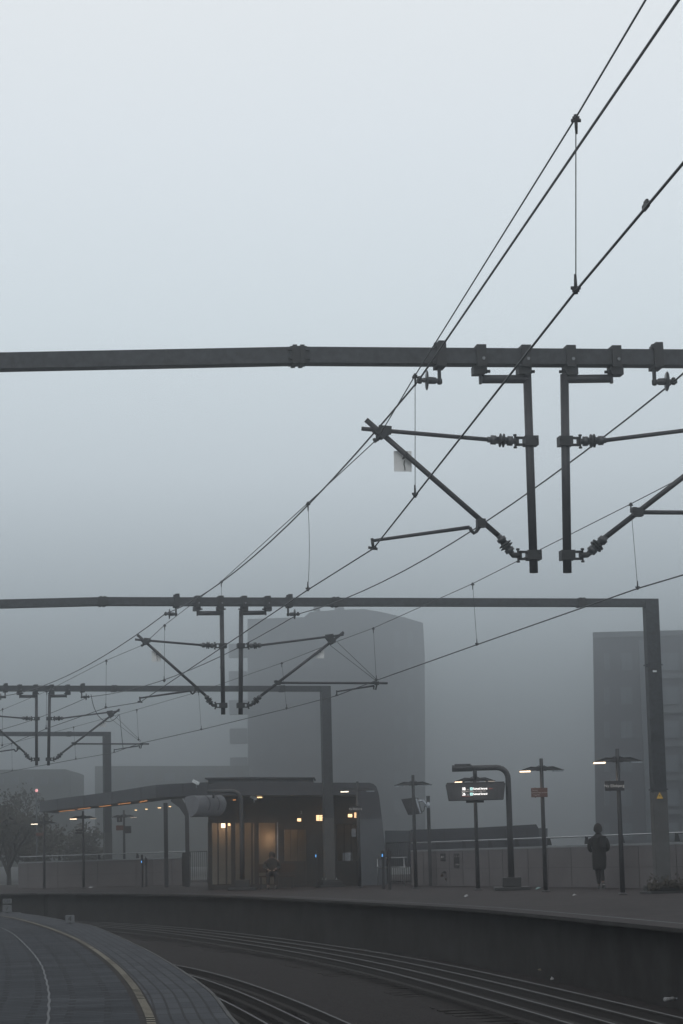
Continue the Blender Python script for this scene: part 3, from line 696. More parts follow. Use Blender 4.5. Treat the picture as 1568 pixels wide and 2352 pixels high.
# display hangs from the arm
dz0 = D(1120, 1837, bJ.y).z; dz1 = D(1120, 1799, bJ.y).z
dcx = D((610+1172)/2/4.166+878, 1818, bJ.y).x
dsp = empty('departure_display', V((dcx, bJ.y, dz0)), .0, 'lit departure display hanging from the bent pole, two trains listed', 'display')
hh = dz1-dz0; wT = 562/4.166/sJ/2; wB = 515/4.166/sJ/2; off = (1146-610-281)/4.166/sJ*0
mb = MB()
prof_t = [V((-wT, 0, hh)), V((wT, 0, hh)), V((wB, 0, 0)), V((-wB, 0, 0))]
fr_ = [V((-wT, -.20, hh)), V((wT, -.20, hh)), V((wB, -.26, 0)), V((-wB, -.26, 0)), V((-wT, .22, hh)), V((wT, .22, hh)), V((wB, .14, 0)), V((-wB, .14, 0))]
mb.add(fr_, [(0, 3, 2, 1), (4, 5, 6, 7), (0, 1, 5, 4), (1, 2, 6, 5), (2, 3, 7, 6), (3, 0, 4, 7)]); mb.box((0, 0, hh+.02), (2*wT-.05, .36, .05))
mb.build('housing', M['housing'], dsp, .012)
def dpt(px, py, dd=0):                                   # point on the slanting front face
    p = D(px/4.166+878, 1630.7+py/4.166, bJ.y-.24); q = p-dsp.location; t = q.z/hh; return V((q.x, -.26+.06*t-.004-dd, q.z))
sc0, sc1, sc2, sc3 = dpt(668, 728), dpt(1112, 728), dpt(1100, 852), dpt(690, 852)
MB().add([sc0, sc1, sc2, sc3]+[p+V((0, .003, 0)) for p in (sc0, sc1, sc2, sc3)], [(0, 3, 2, 1), (0, 1, 5, 4), (1, 2, 6, 5), (2, 3, 7, 6), (3, 0, 4, 7)]).build('screen', M['screen'], dsp)
tl = math.atan2(.06, hh); RT = (math.pi/2-tl*0, 0, 0)
def dtext(body, px, py, size, mt, al='LEFT', sx_=1.0): return text('lettering', body, size, M[mt], dsp, dpt(px, py, .004+.0), (math.pi/2+0.0, 0, 0), al, sx_)
u = 1/4.166/sJ
for (row, tx_) in ((753, '08'), (804, '26')):
    dtext(tx_, 763, row, 38*u, 'etext', sx_=.82)
    dtext('min', 806, row+6, 15*u, 'etext2')
    dtext('Solrød Strand', 868, row-2, 27*u, 'etext', sx_=.88)
    c_ = dpt(851, row-2, .006); MB().box(c_, (26*u, .004, 27*u)).build('line_badge', M['eline'], dsp)
    text('badge_letter', 'A', 20*u, M['sign'], dsp, c_+V((0, -.004, 0)), RX, 'CENTER')
dtext('Brøndby Strand · Vallensbæk · Ishøj · Hundige · Greve', 757, 776, 13*u, 'etext2', sx_=.80)
c_ = dpt(1035, 750, .006); MB().box(c_+V((0, 0, 0)), (36*u, .003, 5*u)).box(c_+V((-.02, 0, .01)), (5*u, .003, 12*u)).build('red_mark', M['ered'], dsp)
c_ = dpt(805, 823, .006); MB().box(c_, (95*u, .003, 3*u)).build('red_line', M['ered'], dsp)
c_ = dpt(1102, 818, -.0); MB().lathe(c_+V((0, .01, 0)), c_-V((0, .006, 0)), [(0, .035), (1, .035)], 14).build('speaker_grille', M['sign'], dsp)
MB().box((-.03, -.05, -.035), (.5, .12, .06)).build('sensor_bar', M['housing'], dsp)
ht = D(1095, 1790, bJ.y).z-dz0; zc_ = zJ+bJ.z-dz0
mb = MB(); lx0 = (780-891)*u; lx1 = (1000-891)*u; lz0 = D(1095, 1789, bJ.y).z-dz0
mb.tube(smooth([V((lx0-.02, 0, hh)), V((lx0, 0, lz0-.05)), V((lx0+.07, 0, lz0)), V((lx1-.07, 0, lz0)), V((lx1, 0, lz0-.05)), V((lx1+.02, 0, hh))], .02), .035, 10)
mb.tube([V((0, 0, lz0)), V((0, 0, zc_))], .055, 12)
mb.build('hanger', M['post'], dsp)
# second display seen end on, in front of the shelter
bK = D(556, 2000, 82.3); bK.z = gz(bK.x, bK.y); sK = F/bK.y
zK = hz(bK, 500, 1756+425/6.944); reachK = (556-480)/sK
K = jpole(bK, zK, reachK, 'bent pole before the lit shelter windows, carrying the end-on display', .075)
def kp(x, y, dy=0): p = D(376.3+x/6.944, 1756+y/6.944, bK.y); return V((p.x, p.y+dy, p.z))
orgK = kp(600, 850)
kd = empty('end_on_display', orgK, 0, 'pale round-backed display seen end on, hanging before the shelter', 'display')
capp = [(318, 542), (360, 505), (420, 490), (480, 490), (520, 520), (548, 570), (560, 620), (552, 680), (530, 735), (490, 790), (450, 820), (415, 832)]
pr = [kp(x, y)-orgK for x, y in capp]
mb = MB(); n = len(pr); mb.add(pr+[p+V((.02, .05, 0)) for p in pr], [list(range(n)), list(range(n, 2*n))[::-1]]+[(i, n+i, n+(i+1) % n, (i+1) % n) for i in range(n)]); mb.build('end_cap', M['shell2'], kd)
shift = kp(985, 600)-kp(560, 612)+V((0, .62, 0))
vs = [p+V((.0, .004, 0)) for p in pr]+[p+shift for p in pr]; mb = MB(); mb.add(vs, [(i, (i+1) % n, n+(i+1) % n, n+i) for i in range(n)], True); mb.add(vs[n:], [list(range(n))[::-1]])
ob = mb.build('curved_housing', M['shell2'], kd)
for f_ in (.38, .72): 
    mb = MB(); mb.add([(p-V((.0, 0, -.25)))*1.0+shift*f_+V((0, 0, -.25))+V((0, -.006, .006)) for p in pr[1:9]]+[p+shift*(f_+.05)+V((0, -.006, .006)) for p in pr[1:9]], [(q, q+1, q+9, q+8) for q in range(7)]); mb.build('housing_band', M['housing'], kd)
MB().tube([kp(790, 425)-orgK, kp(790, 530)-orgK], .04, 10).build('hanger', M['post'], kd)

# ------------------------------------------------------------------ canopy and shelter
ZF = 3.38
cb = [(91, 1864.5), (160, 1856), (225, 1849), (290, 1841), (358, 1832), (420, 1828.5), (478, 1826)]
C_ = [G(x, y, ZF) for x, y in cb]
can = empty('platform_canopy', V((C_[3].x, C_[3].y+2, 0)), 0, 'long dark flat canopy curving left from the shelter, orange strip lights beneath', 'canopy')
o = can.location.copy()
Cf = smooth(C_, 1.0); back = [p+V((.3, 4.6, 0)) for p in Cf]
def loc(P): return [p-o for p in P]
mb = MB(); U1 = [p+V((0, 0, .47)) for p in Cf]
mb.strip(loc(Cf), loc(U1)); mb.strip(loc(U1), loc([p+V((0, 0, .47)) for p in back])); mb.strip(loc([p+V((0, .06, 0)) for p in Cf]), loc([p+V((0, .06, .4)) for p in Cf]), flip=True)
mb.add([Cf[0]-o, U1[0]-o, back[0]+V((0, 0, .47))-o, back[0]-o], [(0, 1, 2, 3)])
mb.build('fascia', M['roof'], can)
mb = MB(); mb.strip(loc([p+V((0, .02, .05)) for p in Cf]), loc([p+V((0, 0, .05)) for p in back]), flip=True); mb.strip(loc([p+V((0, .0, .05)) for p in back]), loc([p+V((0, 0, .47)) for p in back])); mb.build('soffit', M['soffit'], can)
for i in range(3, len(Cf)-2, 4):
    p = Cf[i]; MB().box(p-o+V((0, -.006, .235)), (.02, .01, .46)).build('panel_joint', M['dk'], can)
for (x0, x1, y_) in ((137, 171, 1861.3), (179, 207, 1856.3), (229, 254, 1850.5), (272, 299, 1844.8), (321, 337, 1839.8)):
    a = G(x0, y_+1.6, ZF+.02); b_ = G(x1, y_-1.6, ZF+.02); MB().bar(a-o, b_-o, .05, .025).build('strip_light', M['eorange'] if x0 < 200 else M['eorange2'] if 'eorange2' in M else M['eorange'], can)
for (x_, y_, k) in ((312, 1860, .3), (336, 1857.8, .3), (366, 1854.6, 1), (390, 1851.7, .5)):
    p = G(x_, y_, ZF+.02); MB().box(p-o, (.13 if k > .6 else .09, .2, .03)).build('ceiling_lamp', M['ewarm2'] if 'ewarm2' in M else M['eorange'], can)
tri = D(398.4, 1819, Cf[-6].y-.1); 
c_ = G(398.4, 1830, ZF); c_.z += 0.18
MB().prism([(-.10, 0), (.10, 0), (0, .18), ], lambda a, z, d: V((c_.x+a, c_.y+d, c_.z+z))-o, -.03, -.02).build('warning_triangle', M['rust'], can)
for (x0, x1, by) in ((378, 387, 2037), (427, 436, 2036)):
    b_ = G((x0+x1)/2, by); r_ = (x1-x0)/2/F*b_.y
    MB().bar(b_-o, V((b_.x, b_.y, ZF+.06+gz(b_.x, b_.y)))-o, r_*2, .14, V((0, 1, 0))).build('column', M['post'], can)
b_ = G(431.5, 2036); mb = MB(); zz = hz(b_, 431, 1875)
mb.prism([(-.06, zz-.15), (.07, zz-.15), (.06, zz+.1), (-.2, ZF+.06), (-.62, ZF+.06), (-.66, ZF-.05), (-.30, zz+.22)], lambda a, z, d: V((b_.x+a, b_.y+d, z))-o, -.06, .06).build('haunch', M['post'], can)
# shelter body
fl_, fr__ = G(478, 2027), G(888, 2026)
Sh = empty('lit_shelter', V(((fl_.x+fr__.x)/2, fl_.y+1, 0)), 0, 'dark station shelter with rounded corner, warm lit windows and clerestory roof', 'shelter')
so_ = Sh.location.copy(); yF = 84.5; yW = 86.3
def sp(px, py, y): return D(px, py, y)-so_
def spr(pts, y0, y1, name, m_, parent=Sh, bev=0):       # front-plane outline at y0 pushed back to y1, keeping real size
    P = [D(x, y, y0) for x, y in pts]; n = len(P); dy = V((0, y1-y0, 0))
    mb = MB(); mb.add([p-so_ for p in P]+[p+dy-so_ for p in P], [list(range(n)), list(range(n, 2*n))[::-1]]+[(i, n+i, n+(i+1) % n, (i+1) % n) for i in range(n)])
    return mb.build(name, M[m_], parent, bev)
arc = [(848, 1797), (857, 1799.5), (864, 1806), (868, 1818)]
spr([(478, 1799), (560, 1797), (700, 1797)]+arc+[(870, 1826), (824, 1826), (478, 1826)], yF, yF+6.5, 'roof', 'roof')
spr([(870, 1826), (877, 1880), (824, 1880), (824, 1826)], yF+.01, yF+6.4, 'end_wall_upper', 'roof')
spr([(877, 1880), (882, 1925), (886, 1960), (890, 2040), (826, 2040), (824, 1880)], yF+.0, yF+6.4, 'end_wall', 'shell')
cl_ = spr([(478, 1788), (520, 1786), (560, 1785.5), (719, 1786), (719, 1799), (478, 1801)], yF+1.8, yF+5, 'clerestory', 'roof2' if 'roof2' in M else 'shell')
for x_ in (532, 595, 660, 718): spr([(x_, 1786.5), (x_+1.2, 1786.5), (x_+1.2, 1799), (x_, 1799)], yF+1.77, yF+1.8, 'glazing_bar', 'dk', cl_)
spr([(470, 1785.5), (560, 1783.8), (722, 1784.5), (722, 1786.4), (470, 1788.4)], yF+1.6, yF+5.2, 'clerestory_cap', 'roof')
# upper dark band (signage level) and wall frames
spr([(478, 1826), (824, 1826), (824, 1888), (478, 1890)], yW, yW+.25, 'upper_wall', 'dk')
spr([(478, 2031), (824, 2031), (824, 2041), (478, 2041)], yW-.05, yW+3, 'plinth', 'dk')
spr([(478, 1888), (824, 1888), (824, 2040), (478, 2040)], yW+1.6, yW+1.75, 'inner_wall', 'inner')
piers = [(477, 486.5), (498.7, 501.6), (517.4, 521), (530.4, 539.8), (549.8, 561.4), (575.8, 580.5), (583.7, 594), (631.5, 636), (638, 652.5), (702.5, 773.5), (822.5, 826)]
for a, b_ in piers: spr([(a, 1888), (b_, 1888), (b_+.6, 2040), (a+.6, 2040)], yW, yW+.2, 'pier', 'dk')
spr([(636, 1888), (638, 1888), (638.5, 1975), (636.5, 1975)], yW-.02, yW+.1, 'steel_trim', 'paleg')
for a, b_, mid in ((652.5, 702.5, (668, 684)), (773.5, 822.5, (790, 806))):
    wn = spr([(a, 1977), (b_, 1977), (b_, 2040), (a, 2040)], yW, yW+.2, 'spandrel', 'dk')
    spr([(a, 1888), (b_, 1888), (b_, 1905 if a < 700 else 1893), (a, 1905 if a < 700 else 1893)], yW+.005, yW+.2, 'window_head', 'dk')
    for x_ in mid: spr([(x_-.8, 1893), (x_+.8, 1893), (x_+.8, 1977), (x_-.8, 1977)], yW+.01, yW+.12, 'mullion', 'dk')
for x0, x1, y0, y1, nm in ((682.5, 691, 1879, 1885.6, 's'), (726, 749, 1871.6, 1884, 'b'), (799, 808.5, 1869, 1876, 's'), (813.5, 820.5, 1865.6, 1877, 'b')):
    lb = spr([(x0, y0), (x1, y0), (x1, y1), (x0, y1)], yW-.35, yW-.30, 'lit_sign', 'escreen')
    if nm == 'b':
        for k in (1, 2, 3):
            yy = y0+(y1-y0)*k/4; spr([(x0, yy-.35), (x1, yy-.35), (x1, yy+.35), (x0, yy+.35)], yW-.36, yW-.351, 'bar', 'dk', lb)
        for k in (1, 2):
            xx = x0+(x1-x0)*k/3; spr([(xx-.3, y0), (xx+.3, y0), (xx+.3, y1), (xx-.3, y1)], yW-.362, yW-.3605, 'bar', 'dk', lb)
text('platform_number', '2', .16, M['ink'], Sh, sp(691.5, 1865.5, yW-.40), RX, 'CENTER')
M['eflat'] = M['ewhite']
for x0, x1, y_, mt in ((670, 684.8, 1824.8, 'ewhite'), (720, 732.8, 1824.3, 'ewhite'), (590, 601.6, 1830, 'ewarm2'), (535, 541, 1835.8, 'eorange'), (787, 804, 1814, 'ewhite')):
    if x0 == 787: continue
    a = D(x0, y_, yF+.5)-so_; b_ = D(x1, y_, yF+.5)-so_
    mm_ = M.get(mt) or M['eorange']
    MB().box((a+b_)/2+V((0, 0, -.01)), ((b_-a).length, .35, .035)).build('downlight', mm_, Sh)
for (x_, y_, sz) in ((512.4, 1895.5, 9), (526, 1893, 5)):
    c_ = D(x_, y_, yW+.9)-so_; k = sz/F*yW
    MB().box(c_, (k, .12, k*1.1)).build('wall_lamp', M['ewarm'] if sz > 6 else M['escreen'], Sh, .01)
for (x_, y_, en) in ((512, 1897, 10), (575, 1893, 1.4), (616, 1925, 8), (676, 1905, 1.6), (798, 1900, .4)):
    ld = bpy.data.lights.new('shelter_light', 'POINT'); ld.energy = en; ld.color = (1, .60, .32); ld.shadow_soft_size = .08
    lo = bpy.data.objects.new('shelter_light', ld); col.objects.link(lo); lo.parent = Sh; lo.location = D(x_, y_, yW+1.15)-so_
MB().box(sp(798, 1967, yW+.15), (.35, .02, .3)).build('notice', M['paleg'], Sh); MB().box(sp(812, 1912, yW-.1), (.16, .02, .3)).build('notice', M['paleg'], Sh)
# small white things on the roof and under it
def cam_box(px, py, y, label, nm='security_camera'):
    p = D(px, py, y); e = empty(nm, p, 0, label, 'camera', None)
    MB().box((0, 0, .05), (.26, .14, .12), Matrix.Rotation(.45, 3, 'Y')).build('housing', M['white'], e, .015)
    MB().tube([V((.02, 0, .0)), V((.02, .03, -.14))], .02, 8).build('bracket', M['paleg'], e); return e
cam_box(449.6, 1799.5, 84.3, 'small white camera housing on the canopy roof edge')
cam_box(582, 1834, 84.8, 'small white camera under the shelter roof, beside the bent pole')

# ------------------------------------------------------------------ boundary wall with handrail
WALLS = []
def on_wall(px):
    for p, q in zip(WALLS[0], WALLS[0][1:]):
        a, b_ = [784+F*((v-V((0, 0, CH))).dot(RR))/((v-V((0, 0, CH))).dot(fw)) for v in (p, q)]
        if a <= px <= b_: return p.y+(q.y-p.y)*(px-a)/(b_-a)
    return 70
def wall(bpx, label, hw=1.20, joints=(), ext=None):
    base = [G(x, y) for x, y in bpx]
    if ext: base += ext(base)
    base = smooth(base, 1.0); WALLS.append(base); e = empty('boundary_wall', base[len(base)//2], 0, label, 'wall'); o = base[len(base)//2].copy()
    top = [p+V((0, 0, hw-.06)) for p in base]
    bk = [p+V((.1, .28, 0)) for p in base]; mb = MB(); mb.strip(loc2(base, o), loc2(top, o)); mb.strip(loc2(top, o), loc2([p+V((.1, .28, 0)) for p in top], o))
    for k in (0, -1): mb.add([base[k]-o, top[k]-o, top[k]+V((.1, .28, 0))-o, bk[k]-o], [(0, 1, 2, 3)])
    mb.build('panels', M['wallc'], e)
    # coping, with its two faces
    f0 = [p+V((0, -.05, 0)) for p in top]; f1 = [p+V((0, 0, .06)) for p in f0]; f2 = [p+V((.1, .38, 0)) for p in f1]
    mb = MB(); mb.strip(loc2(f0, o), loc2(f1, o)); mb.strip(loc2(f1, o), loc2(f2, o)); mb.build('coping', M['cap'], e)
    # handrail on brackets
    hr = [p+V((.05, .2, .24)) for p in f1]
    MB().tube(loc2(hr, o), .024, 8).build('handrail', M['rail_steel'], e)
    acc = .45
    for i in range(1, len(hr)):
        acc += (hr[i]-hr[i-1]).length
        if acc > 2.2:
            acc = 0; p = hr[i]-o; MB().prism([(-.04, 0), (.04, 0), (.09, -.22), (-.06, -.22), (-.04, -.06)], lambda a, z, d: V((p.x+a, p.y+d, p.z+z)), -.015, .015).build('bracket', M['dark'], e)
    acc = .4
    for i in range(1, len(base)):
        seg = base[i]-base[i-1]; acc += seg.length
        if acc > 1.15:
            acc = 0; p = base[i]-o; MB().box(p+V((0, -.001, hw/2-.02)), (.018, .012, hw-.09)).build('panel_joint', M['dk'], e)
    mid = [p+V((0, -.003, .56)) for p in base]; MB().strip(loc2(mid, o), loc2([p+V((0, 0, .012)) for p in mid], o)).build('horizontal_joint', M['dk'], e)
    return e
def loc2(P, o): return [p-o for p in P]
M['wallc'] = mat('wall_panels', (.115, .108, .112), .85, 0, .25, .9, .2, 25)
wall([(945, 2033), (1094, 2034.5), (1238, 2036.2), (1288, 2036.5), (1504, 2039.5), (1640, 2041), (1800, 2043)], 'concrete panel wall with pale coping behind the walking person')
wall([(42, 2040), (96, 2039), (224, 2036), (352, 2033), (432, 2030.5)], 'distant concrete wall running left behind the canopy columns')
# signs on the right wall
def wall_sign(x0, x1, y0, y1, rows, label):
    yb = on_wall((x0+x1)/2)-.05; a = D(x0, y0, yb); b_ = D(x1, y1, yb); c_ = (a+b_)/2
    e = empty('direction_sign', c_, 0, label, 'sign', 'black direction signs on the wall')
    MB().box((0, 0, 0), (abs(b_.x-a.x), .03, abs(a.z-b_.z))).build('board', M['sign'], e, .004)
    for (t, s_, x_, z_) in rows: text('lettering', t, s_, M['ink'], e, (x_, -.02, z_), RX, 'CENTER')
    return e
e1 = wall_sign(1010.7, 1036, 1959.5, 1976.5, [('Bus', .07, .07, .04), ('Udgang', .06, .08, -.04)], 'smaller black direction sign with left arrow on the wall')
e2 = wall_sign(1041, 1067.6, 1959.5, 1991.5, [('1 2  A B', .07, -.04, .13), ('Udgang', .06, -.04, -.12)], 'larger black direction sign with right arrows on the wall')
def arrow(e, x, z, s):
    MB().prism([(s*-.05, .008), (s*.01, .008), (s*.01, .03), (s*.05, 0), (s*.01, -.03), (s*.01, -.008), (s*-.05, -.008)], lambda a, b_, d: V((x+a, d, z+b_)), -.022, -.017).build('arrow', M['ink'], e)
arrow(e1, -.11, .01, -1); arrow(e2, .13, .12, 1); arrow(e2, .13, -.12, 1)
pb = G(1022, 2032.5); pb.y = on_wall(1022)-.1; pb.x = D(1022, 2032, pb.y).x
pe = empty('standpipe', pb, 0, 'small bent standpipe against the concrete wall below the signs', 'pipe')
u_ = pb.y/F
MB().tube(smooth([V((.06, 0, 0)), V((.06, 0, .3)), V((.05, 0, .42)), V((-.02, 0, .45)), V((-.08, 0, .43)), V((-.10, 0, .36))], .05), .03, 8).build('pipe', M['dark'], pe)
MB().lathe((-.10, 0, .30), (-.10, 0, .40), [(0, .05), (1, .04)], 10).box((.08, 0, .22), (.16, .08, .06)).build('valve', M['rust'], pe)
# stair enclosure behind the wall
bs = G(1094, 2030).y+3
def slab(pts, y, th, nm, lab, mt, cat):
    P = [D(a, b_, y) for a, b_ in pts]; o = V((P[-1].x, P[-1].y, P[-1].z)); n = len(P)
    mb = MB(); mb.add([p-o for p in P]+[p-o+V((0, th, 0)) for p in P], [list(range(n)), list(range(n, 2*n))[::-1]]+[(i, n+i, n+(i+1) % n, (i+1) % n) for i in range(n)])
    ob = mb.build(nm, M[mt]); ob.location = o; return tag(ob, lab, cat)
st = slab([(945, 1905), (1100, 1900), (1231, 1892.5), (1237, 1903), (1240, 1990), (940, 1990)], bs, 2.5, 'stair_enclosure', 'dark low stair enclosure with sloping top behind the wall', 'dk2' if 'dk2' in M else 'roof', 'enclosure')
so2 = st.location
for x_ in (1020, 1095, 1160, 1210):
    p = D(x_, 1925, bs-.02)-so2; MB().box(p, (.03, .02, .55)).build('seam', M['dk'], st)
slab([(884, 1907), (945, 1907), (945, 1990), (884, 1990)], bs+6, .2, 'glass_screen', 'pale bluish screen panel between shelter end and stair enclosure', 'shell', 'screen')
slab([(1238, 1901), (1257, 1902), (1257, 1990), (1238, 1990)], bs+1, 1.2, 'cabinet', 'small grey cabinet behind the wall at enclosure end', 'shell', 'cabinet')
# bar fences
def fence(x0, x1, by, ty, n, label, rails=False):
    a, b_ = G(x0, by), G(x1, by); h = hz((a+b_)/2, (x0+x1)/2, ty); e = empty('bar_fence', (a+b_)/2, 0, label, 'fence'); o = (a+b_)/2
    MB().tube([a-o+V((0, 0, h)), b_-o+V((0, 0, h))], .02, 8).build('top_rail', M['dark'], e); MB().tube([a-o+V((0, 0, .08)), b_-o+V((0, 0, .08))], .018, 8).build('bottom_rail', M['dark'], e)
    for i in range(n+1):
        p = a+(b_-a)*(i/n)-o; MB().tube([p+V((0, 0, .0)), p+V((0, 0, h))], .011 if 0 < i < n else .022, 6).build('bar', M['dark'], e)
    return e
fence(438, 476, 2027, 1955, 8, 'dark vertical bar fence between canopy column and shelter')
fence(890, 944, 2028, 1934.5, 11, 'dark vertical bar fence right of the shelter end')
a, b_ = G(868, 2033), G(936, 2033); gr = empty('guard_railing', (a+b_)/2, 0, 'pale two-rail steel barrier before the bar fence', 'railing'); o3 = (a+b_)/2
for yy in (1969, 1991): MB().tube([V((a.x, a.y, D(900, yy, a.y).z))-o3, V((b_.x, b_.y, D(936, yy-1, a.y).z))-o3], .022, 8).build('rail', M['rail_steel'], gr)
for q in (a, a+(b_-a)*.9): MB().tube([q-o3, V((q.x, q.y, D(936, 1968, a.y).z))-o3], .02, 8).build('post', M['rail_steel'], gr)
# tilted box on its square post
bp = G(988.5, 2034); hp = hz(bp, 987, 1828.5)
pe = empty('square_post', bp, 0, 'square post right of the unlit lamp, holding the tilted box', 'post')
MB().box((0, 0, hp/2), (.115, .1, hp)).build('shaft', M['post'], pe, .008); MB().box((0, 0, hp), (.13, .115, .03)).build('cap', M['dark'], pe)
def b5_(x, y): return D(878+x/4.166, 1630.7+y/4.166, bp.y-.1)
cb_ = b5_(265, 915); be = empty('tilted_screen_box', cb_, 0, 'tilted box screen on a bracket beside the unlit lamp', 'screen')
pts = [b5_(x, y)-cb_ for x, y in ((178, 850), (322, 832), (362, 985), (245, 1002))]
mb = MB(); mb.add(pts+[p+V((.10, .55, 0)) for p in pts], [(0, 1, 2, 3), (7, 6, 5, 4), (0, 4, 5, 1), (1, 5, 6, 2), (2, 6, 7, 3), (3, 7, 4, 0)]); mb.build('housing', M['housing'], be, .01)
pts = [b5_(x, y)-cb_+V((0, -.006, 0)) for x, y in ((200, 862), (305, 849), (338, 972), (258, 985))]
MB().add(pts+[p+V((0, .004, 0)) for p in pts], [(0, 3, 2, 1), (0, 1, 5, 4), (1, 2, 6, 5), (2, 3, 7, 6), (3, 0, 4, 7)]).build('panel', M['sign'], be)
MB().bar(b5_(322, 845)-cb_+V((0, .2, 0)), b5_(362, 985)-cb_+V((0, .2, 0)), .4, .05, V((1, 0, 0))).build('hood', M['paleg'], be)
mb = MB(); mb.tube([b5_(345, 870)-cb_, b5_(385, 862)-cb_, b5_(440, 930)-cb_], .035, 8); mb.tube([b5_(440, 880)-cb_, b5_(440, 935)-cb_], .05, 8); mb.build('bracket', M['paleg'], be)
MB().tube(smooth([b5_(360, 945)-cb_, b5_(378, 972)-cb_, b5_(398, 955)-cb_, b5_(405, 915)-cb_, b5_(425, 925)-cb_], .05), .012, 6).build('cable', M['fit'], be)
# ticket readers, utility box, waste bin
def reader(bx, by, ty, ly, label, w_=.09, dx=0):
    b_ = G(bx, by); h = hz(b_, bx, ty); e = empty('card_reader', b_, 0, label, 'card reader', 'card readers with blue lights')
    MB().box((0, 0, h/2), (w_, .09, h)).box((0, -.02, h*.86), (w_*1.35, .13, h*.24)).build('body', M['sign'], e, .012)
    MB().box((-.02, -.092, hz(b_, bx, ly)), (.035, .01, .09)).build('light', M['eblue'], e); return e
reader(881, 2041, 1950, 1963.8, 'card reader with blue light right of the shelter end, left of the pair')
reader(895, 2042, 1951, 1951, 'plain dark ticket post just right of the blue-lit reader').children[1].data.materials[0] = M['sign']
reader(728, 2038, 1953, 1965, 'slim card reader left of the third gantry post', .05)
reader(327, 2037, 1962, 1978.4, 'distant card reader with blue light before the left wall', .07)
reader(336, 2036, 1969, 1969, 'plain dark ticket post beside the distant card reader', .08).children[1].data.materials[0] = M['sign']
ub = G(860, 2028); ue = empty('grit_bin', ub, 0, 'grey storage bin with sloping lid by the shelter\'s right end', 'bin')
wdt = 40/F*ub.y; hb = hz(ub, 860, 1946)
MB().box((0, 0, hb*.48), (wdt, .6, hb*.96)).build('body', M['shell'], ue, .02); MB().prism([(-.34, hb*.86), (.34, hb*.86), (.34, hb*.97), (-.34, hb*1.02)], lambda a, z, d: V((d, a, z)), -wdt/2-.03, wdt/2+.03).build('lid', M['roof'], ue, .01)
wb = G(428, 2034.5); we = empty('waste_bin', wb, 0, 'tall dark waste bin strapped to the second canopy column', 'bin')
hb = hz(wb, 428, 1957); MB().prism([(-.16, 0), (.16, 0), (.155, hb*.85), (.13, hb), (-.13, hb), (-.17, hb*.85)], lambda a, z, d: V((a, d, z)), -.2, .1).build('body', M['dk'], we, .01)
MB().box((0, -.21, hb*.8), (.2, .02, .1)).build('opening', M['sign'], we)
# bench under the seated person
bb = D(628, 2000, 83.0); bb.z = gz(bb.x, bb.y); be_ = empty('bench', bb, 0, 'dark bench in front of the lit shelter window', 'bench')
MB().box((.1, .1, .44), (1.3, .42, .05)).build('seat', M['rust'], be_)
for x_ in (-.45, .65): MB().box((x_, .1, .21), (.06, .36, .42)).build('leg', M['dark'], be_)
MB().box((.1, .32, .72), (1.3, .04, .3)).build('backrest', M['rust'], be_)
# small km boards on the near platform end
def small_board(x0, x1, y0, y1, by, ch, label, mt='paleg', tilt=0):
    b_ = G((x0+x1)/2, by); p = hz(b_, 0, 0) if 0 else 0
    zt = hz(b_, (x0+x1)/2, y0); zb_ = hz(b_, (x0+x1)/2, y1); e = empty('marker_board', b_, 0, label, 'sign', 'pale marker boards at the platform end')
    wd = (x1-x0)/F*b_.y
    MB().box((0, 0, (zt+zb_)/2), (wd, .02, zt-zb_)).build('board', M[mt], e, .004)
    MB().tube([V((0, .03, -.02)), V((0, .03, zt*.8))], .018, 8).build('stake', M['dark'], e)
    if ch: t_ = text('lettering', ch, (zt-zb_)*.95, M['sign'], e, (0, -.013, (zt+zb_)/2), (math.pi/2, tilt, 0), 'CENTER')
    return e
M['board'] = mat('board_grey', (.13, .14, .15), .7, 0, .2, 12)
small_board(150, 170.6, 2101, 2118.5, 2120, '4', 'pale board with the figure 4 on near platform edge', 'board')
small_board(6, 27, 2078, 2094, 2096, '1', 'lower pale board with a slanting stroke at far left', 'board', .5)
e_ = small_board(6.5, 26.5, 2063.5, 2074.5, 2096, 'CH', 'upper pale board with letters, above the slanting-stroke board', 'board')
# litter
def litter(px, py, s, m_, label, z=0):
    p = G(px, py, z); e = MB(); rnd = random.Random(px)
    ring = [V((math.cos(a*1.05)*s*rnd.uniform(.6, 1.3), math.sin(a*1.05)*s*.8*rnd.uniform(.6, 1.2), rnd.uniform(.005, .06))) for a in range(6)]
    e.add([V((0, 0, .07))]+ring+[q-V((0, 0, .004)) for q in ring], [(0, i+1, (i+1) % 6+1) for i in range(6)]+[(7+i, 7+(i+1) % 6, (i+1) % 6+1, i+1) for i in range(6)])
    o_ = e.build('litter', M[m_]); o_.location = p; return tag(o_, label, 'litter', 'scraps of litter')
litter(1236, 2042, .09, 'turq', 'turquoise scrap of paper by the lamp post with brown board')
litter(1071, 2059.6, .07, 'scrap', 'white paper scrap on the platform left of bent pole base')
litter(1318, 2058.4, .065, 'scrap', 'white paper scrap on platform left of the walking person')
litter(207, 2039, .13, 'scrap', 'pale scrap on platform by the brightest distant lamp')
litter(1240.5, 2232, .06, 'yellow', 'small tan scrap at the foot of the platform face', -1.1)
litter(1266.5, 2251, .035, 'scrap', 'tiny white scrap on ballast under the platform face', -1.1)
for (px, py) in ((1538, 2299),):
    p = G(px, py, -1.08); e = empty('bottle', p, .4, 'crushed pale bottle on the ballast at lower right', 'bottle')
    MB().lathe((-.10, 0, .03), (.10, 0, .035), [(0, .02), (.08, .034), (.5, .026), (.75, .033), (.85, .02), (1, .012)], 12).build('bottle_body', M['scrap'], e)
    MB().lathe((.10, 0, .035), (.125, 0, .035), [(0, .014), (1, .014)], 10).build('cap', M['paleg'], e)

